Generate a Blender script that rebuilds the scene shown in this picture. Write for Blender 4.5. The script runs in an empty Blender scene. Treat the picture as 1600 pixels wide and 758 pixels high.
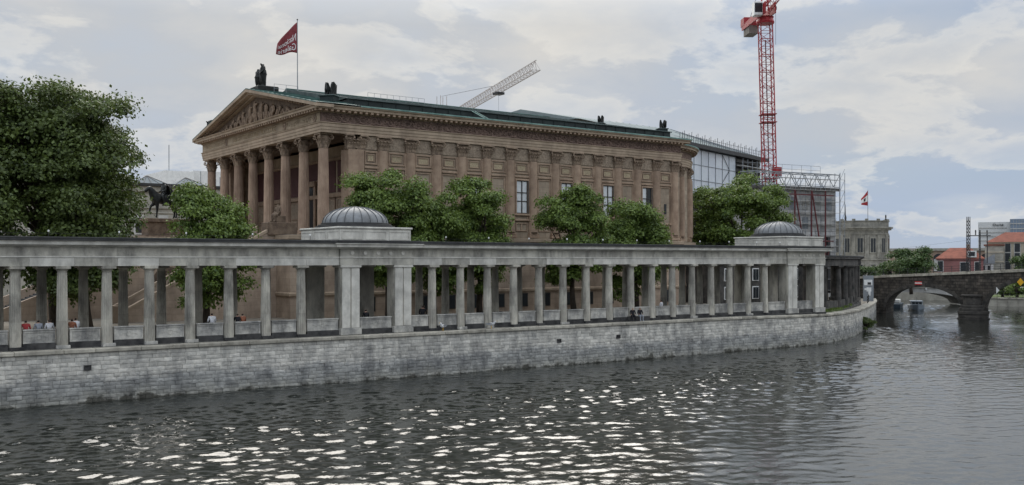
import bpy, math, random
import numpy as np
from mathutils import Vector, Matrix

R_ = math.radians
rng = random.Random(7)
nrg = np.random.default_rng(11)
sc = bpy.context.scene
COL = sc.collection

# ------------------------------------------------------------------ camera, sky, sun
YAW = 35.72                       # view axis, degrees clockwise from +Y (river bank runs along +X)
cam_d = bpy.data.cameras.new('camera')
cam_d.sensor_width = 36.0
cam_d.lens = 36.0 * 1546 / 1600
cam_d.shift_y = 28.0 / 1600
cam_d.clip_end = 6000
cam = bpy.data.objects.new('camera', cam_d)
COL.objects.link(cam)
cam.location = (0, 0, 8.5)
cam.rotation_euler = (R_(90), 0, R_(-YAW))
sc.camera = cam
FW = Vector((math.sin(R_(YAW)), math.cos(R_(YAW)), 0))
RT = Vector((math.cos(R_(YAW)), -math.sin(R_(YAW)), 0))

SUN_AZ = (FW + RT*(-.15)).normalized()   # horizontal direction towards the sun
SUN_EL = 33.0
world = bpy.data.worlds.new('World')
sc.world = world
world.use_nodes = True
wn, wl = world.node_tree.nodes, world.node_tree.links
wn.clear()
def N(tree, t, **kw):
    n = tree.nodes.new(t)
    for k, v in kw.items():
        if k.startswith('i_'):
            n.inputs[k[2:].replace('_', ' ')].default_value = v
        else:
            setattr(n, k, v)
    return n
def ramp(tree, stops, interp='LINEAR'):
    n = tree.nodes.new('ShaderNodeValToRGB')
    n.color_ramp.interpolation = interp
    e = n.color_ramp.elements
    while len(e) > 1: e.remove(e[0])
    e[0].position = stops[0][0]; e[0].color = (*stops[0][1], 1)
    for p, c in stops[1:]:
        q = e.new(p); q.color = (*c, 1)
    return n
wt = world.node_tree
tc = N(wt, 'ShaderNodeTexCoord')
sky = N(wt, 'ShaderNodeTexSky', sky_type='NISHITA', sun_disc=False)
sky.sun_elevation = R_(SUN_EL)
sky.sun_rotation = math.atan2(SUN_AZ.x, SUN_AZ.y)
skm = N(wt, 'ShaderNodeMixRGB', blend_type='MULTIPLY'); skm.inputs[0].default_value = 1
skm.inputs[2].default_value = (0.10, 0.10, 0.10, 1)
wl.new(sky.outputs[0], skm.inputs[1])
sep = N(wt, 'ShaderNodeSeparateXYZ'); wl.new(tc.outputs['Generated'], sep.inputs[0])
zz = N(wt, 'ShaderNodeMath', operation='MAXIMUM'); zz.inputs[1].default_value = 0.0; wl.new(sep.outputs[2], zz.inputs[0])
za = N(wt, 'ShaderNodeMath', operation='ADD'); za.inputs[1].default_value = 0.30; wl.new(zz.outputs[0], za.inputs[0])
dx = N(wt, 'ShaderNodeMath', operation='DIVIDE'); wl.new(sep.outputs[0], dx.inputs[0]); wl.new(za.outputs[0], dx.inputs[1])
dy = N(wt, 'ShaderNodeMath', operation='DIVIDE'); wl.new(sep.outputs[1], dy.inputs[0]); wl.new(za.outputs[0], dy.inputs[1])
dz = N(wt, 'ShaderNodeMath', operation='MULTIPLY'); dz.inputs[1].default_value = 2.2; wl.new(sep.outputs[2], dz.inputs[0])
cmb = N(wt, 'ShaderNodeCombineXYZ'); wl.new(dx.outputs[0], cmb.inputs[0]); wl.new(dy.outputs[0], cmb.inputs[1]); wl.new(dz.outputs[0], cmb.inputs[2])
def cloud_noise(scale, detail, rough, dist):
    n = N(wt, 'ShaderNodeTexNoise'); n.inputs['Scale'].default_value = scale; n.inputs['Detail'].default_value = detail; n.inputs['Roughness'].default_value = rough; n.inputs['Distortion'].default_value = dist
    wl.new(cmb.outputs[0], n.inputs['Vector']); return n
def mixc(mode, a, b_, fac=1.0):
    m = N(wt, 'ShaderNodeMixRGB', blend_type=mode)
    for k, v in ((0, fac), (1, a), (2, b_)):
        if isinstance(v, (int, float)): m.inputs[k].default_value = v
        elif isinstance(v, tuple): m.inputs[k].default_value = (*v, 1)
        else: wl.new(v, m.inputs[k])
    return m.outputs[0]
n1 = cloud_noise(1.9, 7, .55, .1); n2 = cloud_noise(.6, 2, .5, 0); n3 = cloud_noise(2.8, 10, .58, .15)
# high veil: blue-grey to cream in broad soft areas
c1 = ramp(wt, [(.34, (.248, .290, .360)), (.50, (.335, .365, .412)), (.66, (.41, .42, .432))]); wl.new(n1.outputs[0], c1.inputs[0])
c2 = ramp(wt, [(.38, (.86, .94, 1.05)), (.62, (1.06, 1.02, .96))]); wl.new(n2.outputs[0], c2.inputs[0])
veil = mixc('MULTIPLY', c1.outputs[0], c2.outputs[0])
# heaped cloud: lit rims fading into soft grey bodies
rim = ramp(wt, [(.50, (0, 0, 0)), (.545, (.40, .40, .40)), (.62, (.20, .20, .20)), (.76, (.04, .04, .04))]); wl.new(n3.outputs[0], rim.inputs[0])
sky_c = mixc('MIX', veil, (.56, .54, .495), rim.outputs[0])
cov = ramp(wt, [(.30, (.88, .88, .88)), (.5, (1, 1, 1))]); wl.new(n1.outputs[0], cov.inputs[0])
low_c = mixc('MIX', skm.outputs[0], sky_c, cov.outputs[0])
# overcast sky grows brighter towards the zenith (about as the standard overcast sky does)
zen = ramp(wt, [(.0, (.95, .95, .95)), (.23, (1, 1, 1)), (.37, (1.95, 1.92, 1.86)), (1, (2.9, 2.84, 2.72))]); wl.new(sep.outputs[2], zen.inputs[0])
fin = mixc('MULTIPLY', low_c, zen.outputs[0])
bg = N(wt, 'ShaderNodeBackground'); bg.inputs[1].default_value = 1.0
wl.new(fin, bg.inputs[0])
wo = N(wt, 'ShaderNodeOutputWorld'); wl.new(bg.outputs[0], wo.inputs[0])

sun_d = bpy.data.lights.new('sun', 'SUN')
sun_d.energy = 1.25; sun_d.angle = R_(42); sun_d.color = (1.0, 0.93, 0.84)
sun = bpy.data.objects.new('sun', sun_d); COL.objects.link(sun)
sv = Vector((SUN_AZ.x * math.cos(R_(SUN_EL)), SUN_AZ.y * math.cos(R_(SUN_EL)), math.sin(R_(SUN_EL))))
sun.rotation_euler = sv.to_track_quat('Z', 'Y').to_euler()
sun.location = (-20, -20, 60)
sc.view_settings.view_transform = 'Standard'
sc.view_settings.look = 'None'
sc.view_settings.exposure = 0.62
sc.view_settings.gamma = 1.0

# ------------------------------------------------------------------ helpers
class MB:
    def __init__(s): s.v = []; s.f = []; s.m = []
    def add(s, vs, fs, mi=0):
        o = len(s.v); s.v += [tuple(p) for p in vs]
        for f in fs: s.f.append(tuple(o + i for i in f)); s.m.append(mi)
    def box(s, x0, x1, y0, y1, z0, z1, mi=0):
        s.add([(x0,y0,z0),(x1,y0,z0),(x1,y1,z0),(x0,y1,z0),(x0,y0,z1),(x1,y0,z1),(x1,y1,z1),(x0,y1,z1)],
              [(0,3,2,1),(4,5,6,7),(0,1,5,4),(1,2,6,5),(2,3,7,6),(3,0,4,7)], mi); return s
    def cbox(s, x0, x1, y0, y1, z0, z1, c=.02, mi=0):
        # box with every edge chamfered
        xs, ys, zs = (x0, x0+c, x1-c, x1), (y0, y0+c, y1-c, y1), (z0, z0+c, z1-c, z1)
        idx = {}; vs = []
        def p(i, j, k):
            key = (i, j, k)
            if key not in idx: idx[key] = len(vs); vs.append((xs[i], ys[j], zs[k]))
            return idx[key]
        fs = []
        for a in (0, 3):
            fs += [tuple(p(a, j, k) for j, k in ((1,1),(2,1),(2,2),(1,2))), tuple(p(j, a, k) for j, k in ((1,1),(2,1),(2,2),(1,2))), tuple(p(j, k, a) for j, k in ((1,1),(2,1),(2,2),(1,2)))]
        for a in (0, 3):
            for b in (0, 3):
                a1 = 1 if a == 0 else 2; b1 = 1 if b == 0 else 2
                fs.append((p(a,b1,1), p(a,b1,2), p(a1,b,2), p(a1,b,1)))
                fs.append((p(a,1,b1), p(a,2,b1), p(a1,2,b), p(a1,1,b)))
                fs.append((p(1,a,b1), p(2,a,b1), p(2,a1,b), p(1,a1,b)))
                for q in (0, 3):
                    q1 = 1 if q == 0 else 2
                    fs.append((p(a,b1,q1), p(a1,b,q1), p(a1,b1,q)))
        s.add(vs, fs, mi); return s
    def lathe(s, prof, c=(0,0,0), n=24, a0=0, a1=2*math.pi, mi=0, cap=True):
        full = abs(a1 - a0 - 2*math.pi) < 1e-6
        k = n if full else n + 1
        vs = []
        for r, z in prof:
            for i in range(k):
                a = a0 + (a1-a0)*i/n
                vs.append((c[0]+r*math.cos(a), c[1]+r*math.sin(a), c[2]+z))
        fs = []
        for j in range(len(prof)-1):
            for i in range(n):
                i2 = (i+1) % k
                fs.append((j*k+i, j*k+i2, (j+1)*k+i2, (j+1)*k+i))
        if cap and full:
            fs.append(tuple(range(k))[::-1]); fs.append(tuple((len(prof)-1)*k+i for i in range(k)))
        s.add(vs, fs, mi); return s
    def bar(s, p0, p1, r, n=4, r1=None, mi=0):
        p0, p1 = Vector(p0), Vector(p1); r1 = r if r1 is None else r1
        d = (p1-p0); 
        if d.length < 1e-6: return s
        d.normalize(); a = d.orthogonal().normalized()
        if abs(d.z) < .99: a = d.cross(Vector((0,0,1))).normalized()
        b = d.cross(a); vs = []
        for P, q in ((p0, r), (p1, r1)):
            for i in range(n):
                t = 2*math.pi*(i+.5)/n
                vs.append(P + a*q*math.cos(t) + b*q*math.sin(t))
        fs = [(i, (i+1) % n, n+(i+1) % n, n+i) for i in range(n)] + [tuple(range(n))[::-1], tuple(range(n, 2*n))]
        s.add(vs, fs, mi); return s
    def tube(s, pts, rs, n=6, mi=0):
        vs = []; pts = [Vector(p) for p in pts]
        for i, P in enumerate(pts):
            d = (pts[min(i+1, len(pts)-1)] - pts[max(i-1, 0)]).normalized()
            a = d.orthogonal().normalized() if abs(d.z) > .95 else d.cross(Vector((0,0,1))).normalized()
            if abs(d.z) > .95: a = (Vector((1,0,0)) - d*d.x).normalized()
            b = d.cross(a)
            for k in range(n):
                t = 2*math.pi*k/n; vs.append(P + a*rs[i]*math.cos(t) + b*rs[i]*math.sin(t))
        fs = []
        for j in range(len(pts)-1):
            for k in range(n):
                k2 = (k+1) % n; fs.append((j*n+k, j*n+k2, (j+1)*n+k2, (j+1)*n+k))
        fs += [tuple(range(n))[::-1], tuple((len(pts)-1)*n+k for k in range(n))]
        s.add(vs, fs, mi); return s
    def prism(s, poly, z0, z1, mi=0):
        n = len(poly)
        s.add([(x,y,z0) for x,y in poly]+[(x,y,z1) for x,y in poly],
              [tuple(range(n))[::-1], tuple(range(n,2*n))]+[(i,(i+1)%n,n+(i+1)%n,n+i) for i in range(n)], mi); return s
    def ext(s, poly, d, mi=0):
        # polygon of 3D points extruded by vector d
        n = len(poly); d = Vector(d)
        s.add([Vector(p) for p in poly]+[Vector(p)+d for p in poly],
              [tuple(range(n))[::-1], tuple(range(n,2*n))]+[(i,(i+1)%n,n+(i+1)%n,n+i) for i in range(n)], mi); return s
    def ell(s, c, r, n=10, m=7, mi=0):
        vs = []; c = Vector(c)
        for j in range(m+1):
            ph = math.pi*j/m
            for i in range(n):
                a = 2*math.pi*i/n
                vs.append((c.x+r[0]*math.sin(ph)*math.cos(a), c.y+r[1]*math.sin(ph)*math.sin(a), c.z+r[2]*math.cos(ph)))
        fs = [(j*n+i, j*n+(i+1)%n, (j+1)*n+(i+1)%n, (j+1)*n+i) for j in range(m) for i in range(n)]
        s.add(vs, fs, mi); return s
    def sweep(s, prof, path, closed=False, mi=0, capped=True):
        # prof: (outward, z) ; path: 2D points, outward is to the right of travel
        n = len(path); k = len(prof); vs = []
        for i, p in enumerate(path):
            p = Vector((p[0], p[1]))
            a = Vector(path[i-1][:2]) if (i > 0 or closed) else None
            b = Vector(path[(i+1) % n][:2]) if (i < n-1 or closed) else None
            d1 = (p-a).normalized() if a is not None else None
            d2 = (b-p).normalized() if b is not None else None
            if d1 is None: d1 = d2
            if d2 is None: d2 = d1
            n1_, n2_ = Vector((d1.y, -d1.x)), Vector((d2.y, -d2.x))
            m = (n1_+n2_); m = m/max(m.length, 1e-6); m = m/max(m.dot(n1_), .3)
            for o, z in prof: vs.append((p.x+m.x*o, p.y+m.y*o, z))
        fs = []
        for i in range(n if closed else n-1):
            i2 = (i+1) % n
            for j in range(k-1): fs.append((i*k+j, i2*k+j, i2*k+j+1, i*k+j+1))
        if not closed and capped:
            fs += [tuple(range(k)), tuple((n-1)*k+j for j in range(k))[::-1]]
        s.add(vs, fs, mi); return s
    def xf(s, M):
        s.v = [tuple(M @ Vector(p)) for p in s.v]; return s
    def mesh(s, name, mats, smooth=False):
        me = bpy.data.meshes.new(name); me.from_pydata(s.v, [], s.f)
        for m in (mats if isinstance(mats, (list, tuple)) else [mats]): me.materials.append(m)
        if any(s.m): me.polygons.foreach_set('material_index', s.m)
        if smooth: me.polygons.foreach_set('use_smooth', [True]*len(s.f))
        me.update(); return me
    def build(s, name, mats, parent=None, smooth=False, loc=None):
        return place(name, s.mesh(name, mats, smooth), parent, loc)

def place(name, me, parent=None, loc=None, rotz=0, scale=None):
    o = bpy.data.objects.new(name, me); COL.objects.link(o)
    if loc is not None: o.location = loc
    if rotz: o.rotation_euler = (0, 0, rotz)
    if scale is not None: o.scale = scale
    if parent is not None:
        o.parent = parent
        if parent.get('world_kids'): o.matrix_parent_inverse = Matrix.Translation(-Vector(parent.location))
    return o
def tag(o, label, cat, group=None, kind=None):
    o['label'] = label; o['category'] = cat
    if group: o['group'] = group
    if kind: o['kind'] = kind
    return o
def thing(name, label, cat, loc=(0,0,0), rotz=0, group=None, world_kids=True):
    o = bpy.data.objects.new(name, None); COL.objects.link(o); o.empty_display_size = .3
    o.location = loc; o.rotation_euler = (0,0,rotz)
    if world_kids and not rotz: o['world_kids'] = 1
    return tag(o, label, cat, group)
def structure(o): o['kind'] = 'structure'; return o
def spot(px, d):           # ground point at a bearing (in photo pixels from the left) and forward distance
    t = (px-800)/1546.0; p = FW*d + RT*(t*d); return Vector((p.x, p.y, 0))

# ------------------------------------------------------------------ materials
def M(name, c1, c2=None, scale=1.0, rough=.85, bump=.15, bscale=None, vary=.12, stain=None, sstr=.6, sscale=.5, spec=.3, metal=0, brick=None, stretch=(1,1,1), z_tide=None):
    m = bpy.data.materials.new(name); m.use_nodes = True
    t = m.node_tree; t.nodes.clear(); L = t.links
    out = N(t, 'ShaderNodeOutputMaterial'); b = N(t, 'ShaderNodeBsdfPrincipled'); L.new(b.outputs[0], out.inputs[0])
    b.inputs['Roughness'].default_value = rough; b.inputs['Metallic'].default_value = metal
    b.inputs['Specular IOR Level'].default_value = spec
    geo = N(t, 'ShaderNodeNewGeometry'); oi = N(t, 'ShaderNodeObjectInfo')
    mp = N(t, 'ShaderNodeMapping'); mp.inputs['Scale'].default_value = stretch; L.new(geo.outputs['Position'], mp.inputs[0])
    n = N(t, 'ShaderNodeTexNoise'); n.inputs['Scale'].default_value = scale; n.inputs['Detail'].default_value = 8; n.inputs['Roughness'].default_value = .62
    L.new(mp.outputs[0], n.inputs['Vector'])
    c2 = c2 or tuple(x*.72 for x in c1)
    rp = ramp(t, [(.36, c2), (.62, c1)]); L.new(n.outputs[0], rp.inputs[0])
    col = rp.outputs[0]
    if brick:
        # brick = (width, height, mortar, axis swap)
        sp = N(t, 'ShaderNodeSeparateXYZ'); L.new(geo.outputs['Position'], sp.inputs[0])
        ad = N(t, 'ShaderNodeMath', operation='ADD'); L.new(sp.outputs[0], ad.inputs[0]); L.new(sp.outputs[1], ad.inputs[1])
        cb = N(t, 'ShaderNodeCombineXYZ'); L.new(ad.outputs[0], cb.inputs[0]); L.new(sp.outputs[2], cb.inputs[1])
        bk = N(t, 'ShaderNodeTexBrick'); bk.inputs['Scale'].default_value = 1
        bk.inputs['Brick Width'].default_value = brick[0]; bk.inputs['Row Height'].default_value = brick[1]; bk.inputs['Mortar Size'].default_value = brick[2]
        bk.inputs['Color1'].default_value = (1,1,1,1); bk.inputs['Color2'].default_value = (brick[3],)*3+(1,); bk.inputs['Mortar'].default_value = (brick[4],)*3+(1,)
        L.new(cb.outputs[0], bk.inputs['Vector'])
        mm = N(t, 'ShaderNodeMixRGB', blend_type='MULTIPLY'); mm.inputs[0].default_value = 1; L.new(col, mm.inputs[1]); L.new(bk.outputs[0], mm.inputs[2]); col = mm.outputs[0]
    if stain:
        mp2 = N(t, 'ShaderNodeMapping'); mp2.inputs['Scale'].default_value = (1, 1, .35); L.new(geo.outputs['Position'], mp2.inputs[0])
        n2_ = N(t, 'ShaderNodeTexNoise'); n2_.inputs['Scale'].default_value = sscale; n2_.inputs['Detail'].default_value = 7; n2_.inputs['Roughness'].default_value = .7
        L.new(mp2.outputs[0], n2_.inputs['Vector'])
        r2 = ramp(t, [(.47, (0,0,0)), (.68, (sstr,)*3)]); L.new(n2_.outputs[0], r2.inputs[0])
        mm = N(t, 'ShaderNodeMixRGB'); L.new(r2.outputs[0], mm.inputs[0]); L.new(col, mm.inputs[1]); mm.inputs[2].default_value = (*stain, 1); col = mm.outputs[0]
    if z_tide:
        # tide marks: dark slime just above the water, grey-black weathering in a broken band higher up
        sp2 = N(t, 'ShaderNodeSeparateXYZ'); L.new(geo.outputs['Position'], sp2.inputs[0])
        n4 = N(t, 'ShaderNodeTexNoise'); n4.inputs['Scale'].default_value = .55; n4.inputs['Detail'].default_value = 8; n4.inputs['Roughness'].default_value = .72; L.new(geo.outputs['Position'], n4.inputs['Vector'])
        sc_ = N(t, 'ShaderNodeMath', operation='MULTIPLY_ADD'); sc_.inputs[1].default_value = 2.6; sc_.inputs[2].default_value = -1.3; L.new(n4.outputs[0], sc_.inputs[0])
        zz_ = N(t, 'ShaderNodeMath', operation='ADD'); L.new(sp2.outputs[2], zz_.inputs[0]); L.new(sc_.outputs[0], zz_.inputs[1])
        mr = N(t, 'ShaderNodeMapRange'); mr.inputs[1].default_value = -1; mr.inputs[2].default_value = 4; L.new(zz_.outputs[0], mr.inputs[0])
        r4 = ramp(t, z_tide); L.new(mr.outputs[0], r4.inputs[0])
        mm = N(t, 'ShaderNodeMixRGB', blend_type='MULTIPLY'); mm.inputs[0].default_value = 1; L.new(col, mm.inputs[1]); L.new(r4.outputs[0], mm.inputs[2]); col = mm.outputs[0]
    if vary:
        a = N(t, 'ShaderNodeMath', operation='ADD'); L.new(oi.outputs['Random'], a.inputs[0]); L.new(geo.outputs['Random Per Island'], a.inputs[1])
        fr = N(t, 'ShaderNodeMath', operation='FRACT'); L.new(a.outputs[0], fr.inputs[0])
        mr = N(t, 'ShaderNodeMapRange'); mr.inputs[3].default_value = 1-vary; mr.inputs[4].default_value = 1+vary; L.new(fr.outputs[0], mr.inputs[0])
        hs = N(t, 'ShaderNodeHueSaturation'); L.new(mr.outputs[0], hs.inputs['Value']); L.new(col, hs.inputs['Color']); col = hs.outputs[0]
    L.new(col, b.inputs['Base Color'])
    if bump:
        n3_ = N(t, 'ShaderNodeTexNoise'); n3_.inputs['Scale'].default_value = bscale or scale*7; n3_.inputs['Detail'].default_value = 6; L.new(geo.outputs['Position'], n3_.inputs['Vector'])
        bp = N(t, 'ShaderNodeBump'); bp.inputs['Strength'].default_value = bump; bp.inputs['Distance'].default_value = .06; L.new(n3_.outputs[0], bp.inputs['Height']); L.new(bp.outputs[0], b.inputs['Normal'])
    return m

def plain(name, c, rough=.6, metal=0, vary=.06):
    return M(name, c, tuple(x*.82 for x in c), 1.5, rough, 0, vary=vary, metal=metal)

DARKST = (.055, .052, .048)
m_quay = M('quay_stone', (.66, .63, .56), (.44, .425, .385), 2.0, .9, .55, 7, .19, stain=(.14, .14, .14), sstr=.68, sscale=.75,
           z_tide=[(0, (.10,.10,.095)), (.18, (.16,.16,.15)), (.225, (.55,.56,.56)), (.34, (.52,.54,.57)), (.44, (.60,.62,.66)), (.53, (.95,.95,.96)), (1, (1,1,1))])
m_joint = M('quay_joint', (.22, .215, .20), None, 2, .95, .2, 12, 0)
m_coping = M('coping_stone', (.46, .43, .36), (.28, .26, .22), 1.3, .88, .3, 10, .22, stain=(.12, .11, .09), sstr=.6, sscale=1.2)
m_col = M('column_stone', (.53, .50, .425), (.33, .31, .27), 1.4, .85, .3, 14, .20, stain=(.09, .088, .08), sstr=.78, sscale=.8, stretch=(1, 1, .4))
m_ent = M('entablature_stone', (.54, .515, .445), (.34, .325, .285), .9, .85, .25, 10, .13, stain=(.08, .078, .072), sstr=.75, sscale=.8)
m_cornw = M('cornice_stone', (.68, .655, .59), (.50, .48, .43), 1.2, .85, .2, 10, .05, stain=(.2, .195, .18), sstr=.5, sscale=.8)
m_par = M('parapet_stone', (.52, .50, .45), (.22, .218, .21), 1.1, .88, .3, 12, .16, stain=(.10, .10, .10), sstr=.75, sscale=.9)
m_dark = M('blackened_stone', (.07, .068, .066), (.025, .025, .026), 1.5, .9, .35, 9, .15)
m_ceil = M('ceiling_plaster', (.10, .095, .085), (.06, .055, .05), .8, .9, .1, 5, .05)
m_floor = M('floor_stone', (.24, .23, .21), (.16, .155, .14), 1.2, .9, .2, 10, .1)
m_lead = M('dome_lead', (.20, .21, .22), (.13, .135, .14), 1.5, .5, .12, 8, .08, stain=(.09, .09, .09), sstr=.5, sscale=1.4, spec=.4)
m_leadrib = M('lead_seam', (.10, .105, .11), None, 2, .55, .1, 8, .05)
m_roofd = M('roof_felt', (.05, .05, .05), (.03, .03, .03), 1.2, .8, .2, 8, .05)
m_bcol = M('sooty_colonnade_stone', (.12, .11, .10), (.04, .04, .038), 1.1, .9, .35, 9, .15, stain=(.03, .03, .03), sstr=.7, sscale=.7)

SAND = (.46, .372, .28)
m_sand = M('sandstone', SAND, (.33, .265, .195), .7, .88, .2, 9, .06, stain=(.12, .085, .065), sstr=.45, sscale=.35, brick=(1.6, .55, .014, .76, .58))
m_sandp = M('sandstone_pilaster', (.39, .285, .205), (.28, .196, .14), 1.2, .88, .2, 10, .09, stain=(.12, .085, .065), sstr=.45, sscale=.5)
m_sandcol = M('sandstone_column', (.45, .325, .24), (.29, .20, .147), .9, .85, .2, 12, .12, stain=(.13, .085, .065), sstr=.5, sscale=.5, stretch=(1, 1, .5))
m_cap = M('sandstone_capital', (.34, .255, .185), (.19, .138, .10), 3, .9, .4, 10, .1, stain=(.08, .06, .05), sstr=.5, sscale=1)
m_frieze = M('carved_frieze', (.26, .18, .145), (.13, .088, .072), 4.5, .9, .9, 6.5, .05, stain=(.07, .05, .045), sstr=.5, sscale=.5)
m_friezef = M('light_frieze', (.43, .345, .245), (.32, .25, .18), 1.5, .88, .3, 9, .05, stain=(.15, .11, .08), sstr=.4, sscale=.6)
m_arch = M('architrave_stone', (.43, .335, .245), (.32, .247, .18), .9, .88, .15, 9, .05, stain=(.13, .095, .075), sstr=.5, sscale=.5)
m_rel = M('relief_panel', (.36, .285, .215), (.22, .17, .125), 5, .9, 1.0, 5.5, .08, stain=(.1, .075, .055), sstr=.4, sscale=.8)
m_plaq = M('yellow_plaque', (.42, .345, .23), (.28, .225, .15), 6, .85, .6, 11, .08)
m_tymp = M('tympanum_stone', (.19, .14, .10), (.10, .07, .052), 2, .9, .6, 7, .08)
m_fig = M('relief_figure_stone', (.26, .19, .135), (.15, .105, .075), 3, .88, .4, 9, .14)
m_maroon = M('maroon_wall', (.11, .05, .048), (.08, .036, .034), .8, .7, .1, 5, .05)
m_podium = M('podium_stone', (.50, .39, .30), (.37, .285, .22), .8, .9, .3, 9, .06, stain=(.12, .09, .07), sstr=.5, sscale=.5, brick=(1.7, .62, .015, .88, .72))
m_copper = M('copper_patina', (.085, .165, .145), (.03, .07, .063), .8, .6, .15, 6, .08, stain=(.02, .035, .033), sstr=.75, sscale=.4)
m_attic = M('dark_copper', (.022, .035, .034), (.012, .018, .018), .8, .55, .15, 6, .05)
m_zinc = M('roof_zinc', (.12, .145, .14), (.06, .075, .072), .6, .85, .12, 5, .06, spec=.15)
m_gutter = M('gutter_patina', (.30, .45, .40), (.16, .28, .25), .9, .6, .1, 6, .05)
m_bronze = M('dark_bronze', (.028, .030, .028), (.014, .015, .015), 3, .5, .3, 9, .05, metal=.4)
m_frame = plain('window_frame', (.055, .05, .045))
m_glassw = plain('window_blind', (.62, .64, .65), .35)
m_glassd = plain('dark_pane', (.03, .034, .038), .12)
m_white = plain('white_paint', (.78, .78, .76), .5)
m_railing = plain('grey_railing', (.28, .30, .31), .5)
m_red = M('crane_red', (.40, .035, .04), (.24, .022, .028), 1.5, .5, 0, vary=.1)
m_redd = M('brace_red', (.13, .03, .032), (.08, .02, .022), 1.5, .6, 0, vary=.1)
m_steel = plain('steel', (.27, .29, .31), .6, .2)
m_steeld = plain('dark_steel', (.05, .05, .052), .5, .2)
m_pale = M('pale_lattice', (.55, .53, .50), (.40, .33, .30), 1, .6, 0, vary=.1)
m_limest = M('limestone', (.40, .38, .325), (.27, .255, .22), .7, .88, .15, 8, .06, stain=(.15, .14, .12), sstr=.5, sscale=.3)
m_concr = M('pale_concrete', (.50, .49, .46), (.36, .355, .34), .5, .85, .1, 6, .05)
m_bridge = M('rail_bridge_stone', (.14, .12, .10), (.05, .045, .04), 1.2, .9, .5, 6, .1, stain=(.025, .025, .025), sstr=.6, sscale=.5, brick=(.95, .45, .05, .5, .35))
m_vous = M('voussoir_stone', (.075, .068, .06), (.035, .033, .031), 1.5, .9, .5, 6, .3)
m_asph = M('gravel_court', (.25, .22, .18), (.18, .16, .13), 1.5, .95, .3, 12, 0)
m_bark = M('bark', (.09, .072, .055), (.04, .034, .028), 3, .95, .8, 14, .1, stretch=(1, 1, .25))
m_grass = M('grass', (.09, .12, .035), (.05, .075, .02), 2, .95, .6, 20, .1)

def leafmat(name, c1, c2, tr=.22):
    m = bpy.data.materials.new(name); m.use_nodes = True
    t = m.node_tree; t.nodes.clear(); L = t.links
    out = N(t, 'ShaderNodeOutputMaterial'); geo = N(t, 'ShaderNodeNewGeometry')
    n = N(t, 'ShaderNodeTexNoise'); n.inputs['Scale'].default_value = .7; n.inputs['Detail'].default_value = 3; L.new(geo.outputs['Position'], n.inputs['Vector'])
    ad = N(t, 'ShaderNodeMath', operation='MULTIPLY_ADD'); ad.inputs[1].default_value = .45; L.new(geo.outputs['Random Per Island'], ad.inputs[0])
    ms = N(t, 'ShaderNodeMath', operation='MULTIPLY'); ms.inputs[1].default_value = .65; L.new(n.outputs[0], ms.inputs[0]); L.new(ms.outputs[0], ad.inputs[2])
    rp = ramp(t, [(.25, c2), (.75, c1)]); L.new(ad.outputs[0], rp.inputs[0])
    b = N(t, 'ShaderNodeBsdfPrincipled'); b.inputs['Roughness'].default_value = .5; b.inputs['Specular IOR Level'].default_value = .35; L.new(rp.outputs[0], b.inputs['Base Color'])
    tl = N(t, 'ShaderNodeBsdfTranslucent'); hs = N(t, 'ShaderNodeHueSaturation'); hs.inputs['Value'].default_value = 1.5; hs.inputs['Hue'].default_value = .485; L.new(rp.outputs[0], hs.inputs['Color']); L.new(hs.outputs[0], tl.inputs[0])
    mx = N(t, 'ShaderNodeMixShader'); mx.inputs[0].default_value = tr; L.new(b.outputs[0], mx.inputs[1]); L.new(tl.outputs[0], mx.inputs[2]); L.new(mx.outputs[0], out.inputs[0])
    return m
m_leafd = leafmat('leaf_dark', (.105, .145, .034), (.032, .050, .014))
m_leaf = leafmat('leaf_mid', (.160, .230, .045), (.042, .076, .017))
m_leafb = leafmat('leaf_far', (.08, .13, .035), (.035, .068, .022))

# ------------------------------------------------------------------ ground, island, water
structure(MB().add([(-1500,-1500,-1.2),(2500,-1500,-1.2),(2500,2500,-1.2),(-1500,2500,-1.2)], [(0,1,2,3)]) or None) if False else None
_g = MB(); _g.add([(-2500,-2500,-1.4),(3500,-2500,-1.4),(3500,3500,-1.4),(-2500,3500,-1.4)], [(0,1,2,3)])
structure(_g.build('ground', M('river_mud', (.07,.065,.05), None, .2, .95, 0, vary=0)))

# line of the quay: straight along the colonnade, then bending away towards the railway bridge
QL = [(-14, 62.8), (74, 62.8), (80, 62.85), (84.5, 63.3), (89, 64.6), (95, 67.2), (101, 70.4), (108, 74.4), (116, 79.2), (124, 84.2), (132, 89.3), (139.5, 94.6)]
def qtop(x): return 3.22 if x < 70 else max(2.45, 3.22 - (x-70)*.0125)
def qpath(step):
    out = []
    for (a, b) in zip(QL[:-1], QL[1:]):
        L_ = math.dist(a, b); n = max(1, int(round(L_/step)))
        for i in range(n): out.append((a[0]+(b[0]-a[0])*i/n, a[1]+(b[1]-a[1])*i/n))
    return out + [QL[-1]]
isl = MB()
poly = [(-14, 62.9)] + [(x-.0, y+.12) for x, y in QL[1:]] + [(139.5, 95.2), (139.5, 420), (-120, 420), (-120, 62.95)]
isl.prism(poly, -1.3, 2.35)
structure(isl.build('island_ground', m_asph))
crt = MB(); crt.prism([(-100, 64.0), (85, 64.0), (86.5, 66.2), (135, 100), (139, 110), (139, 400), (-100, 400)], 2.36, 3.12)
structure(crt.build('courtyard', m_asph))

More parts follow.
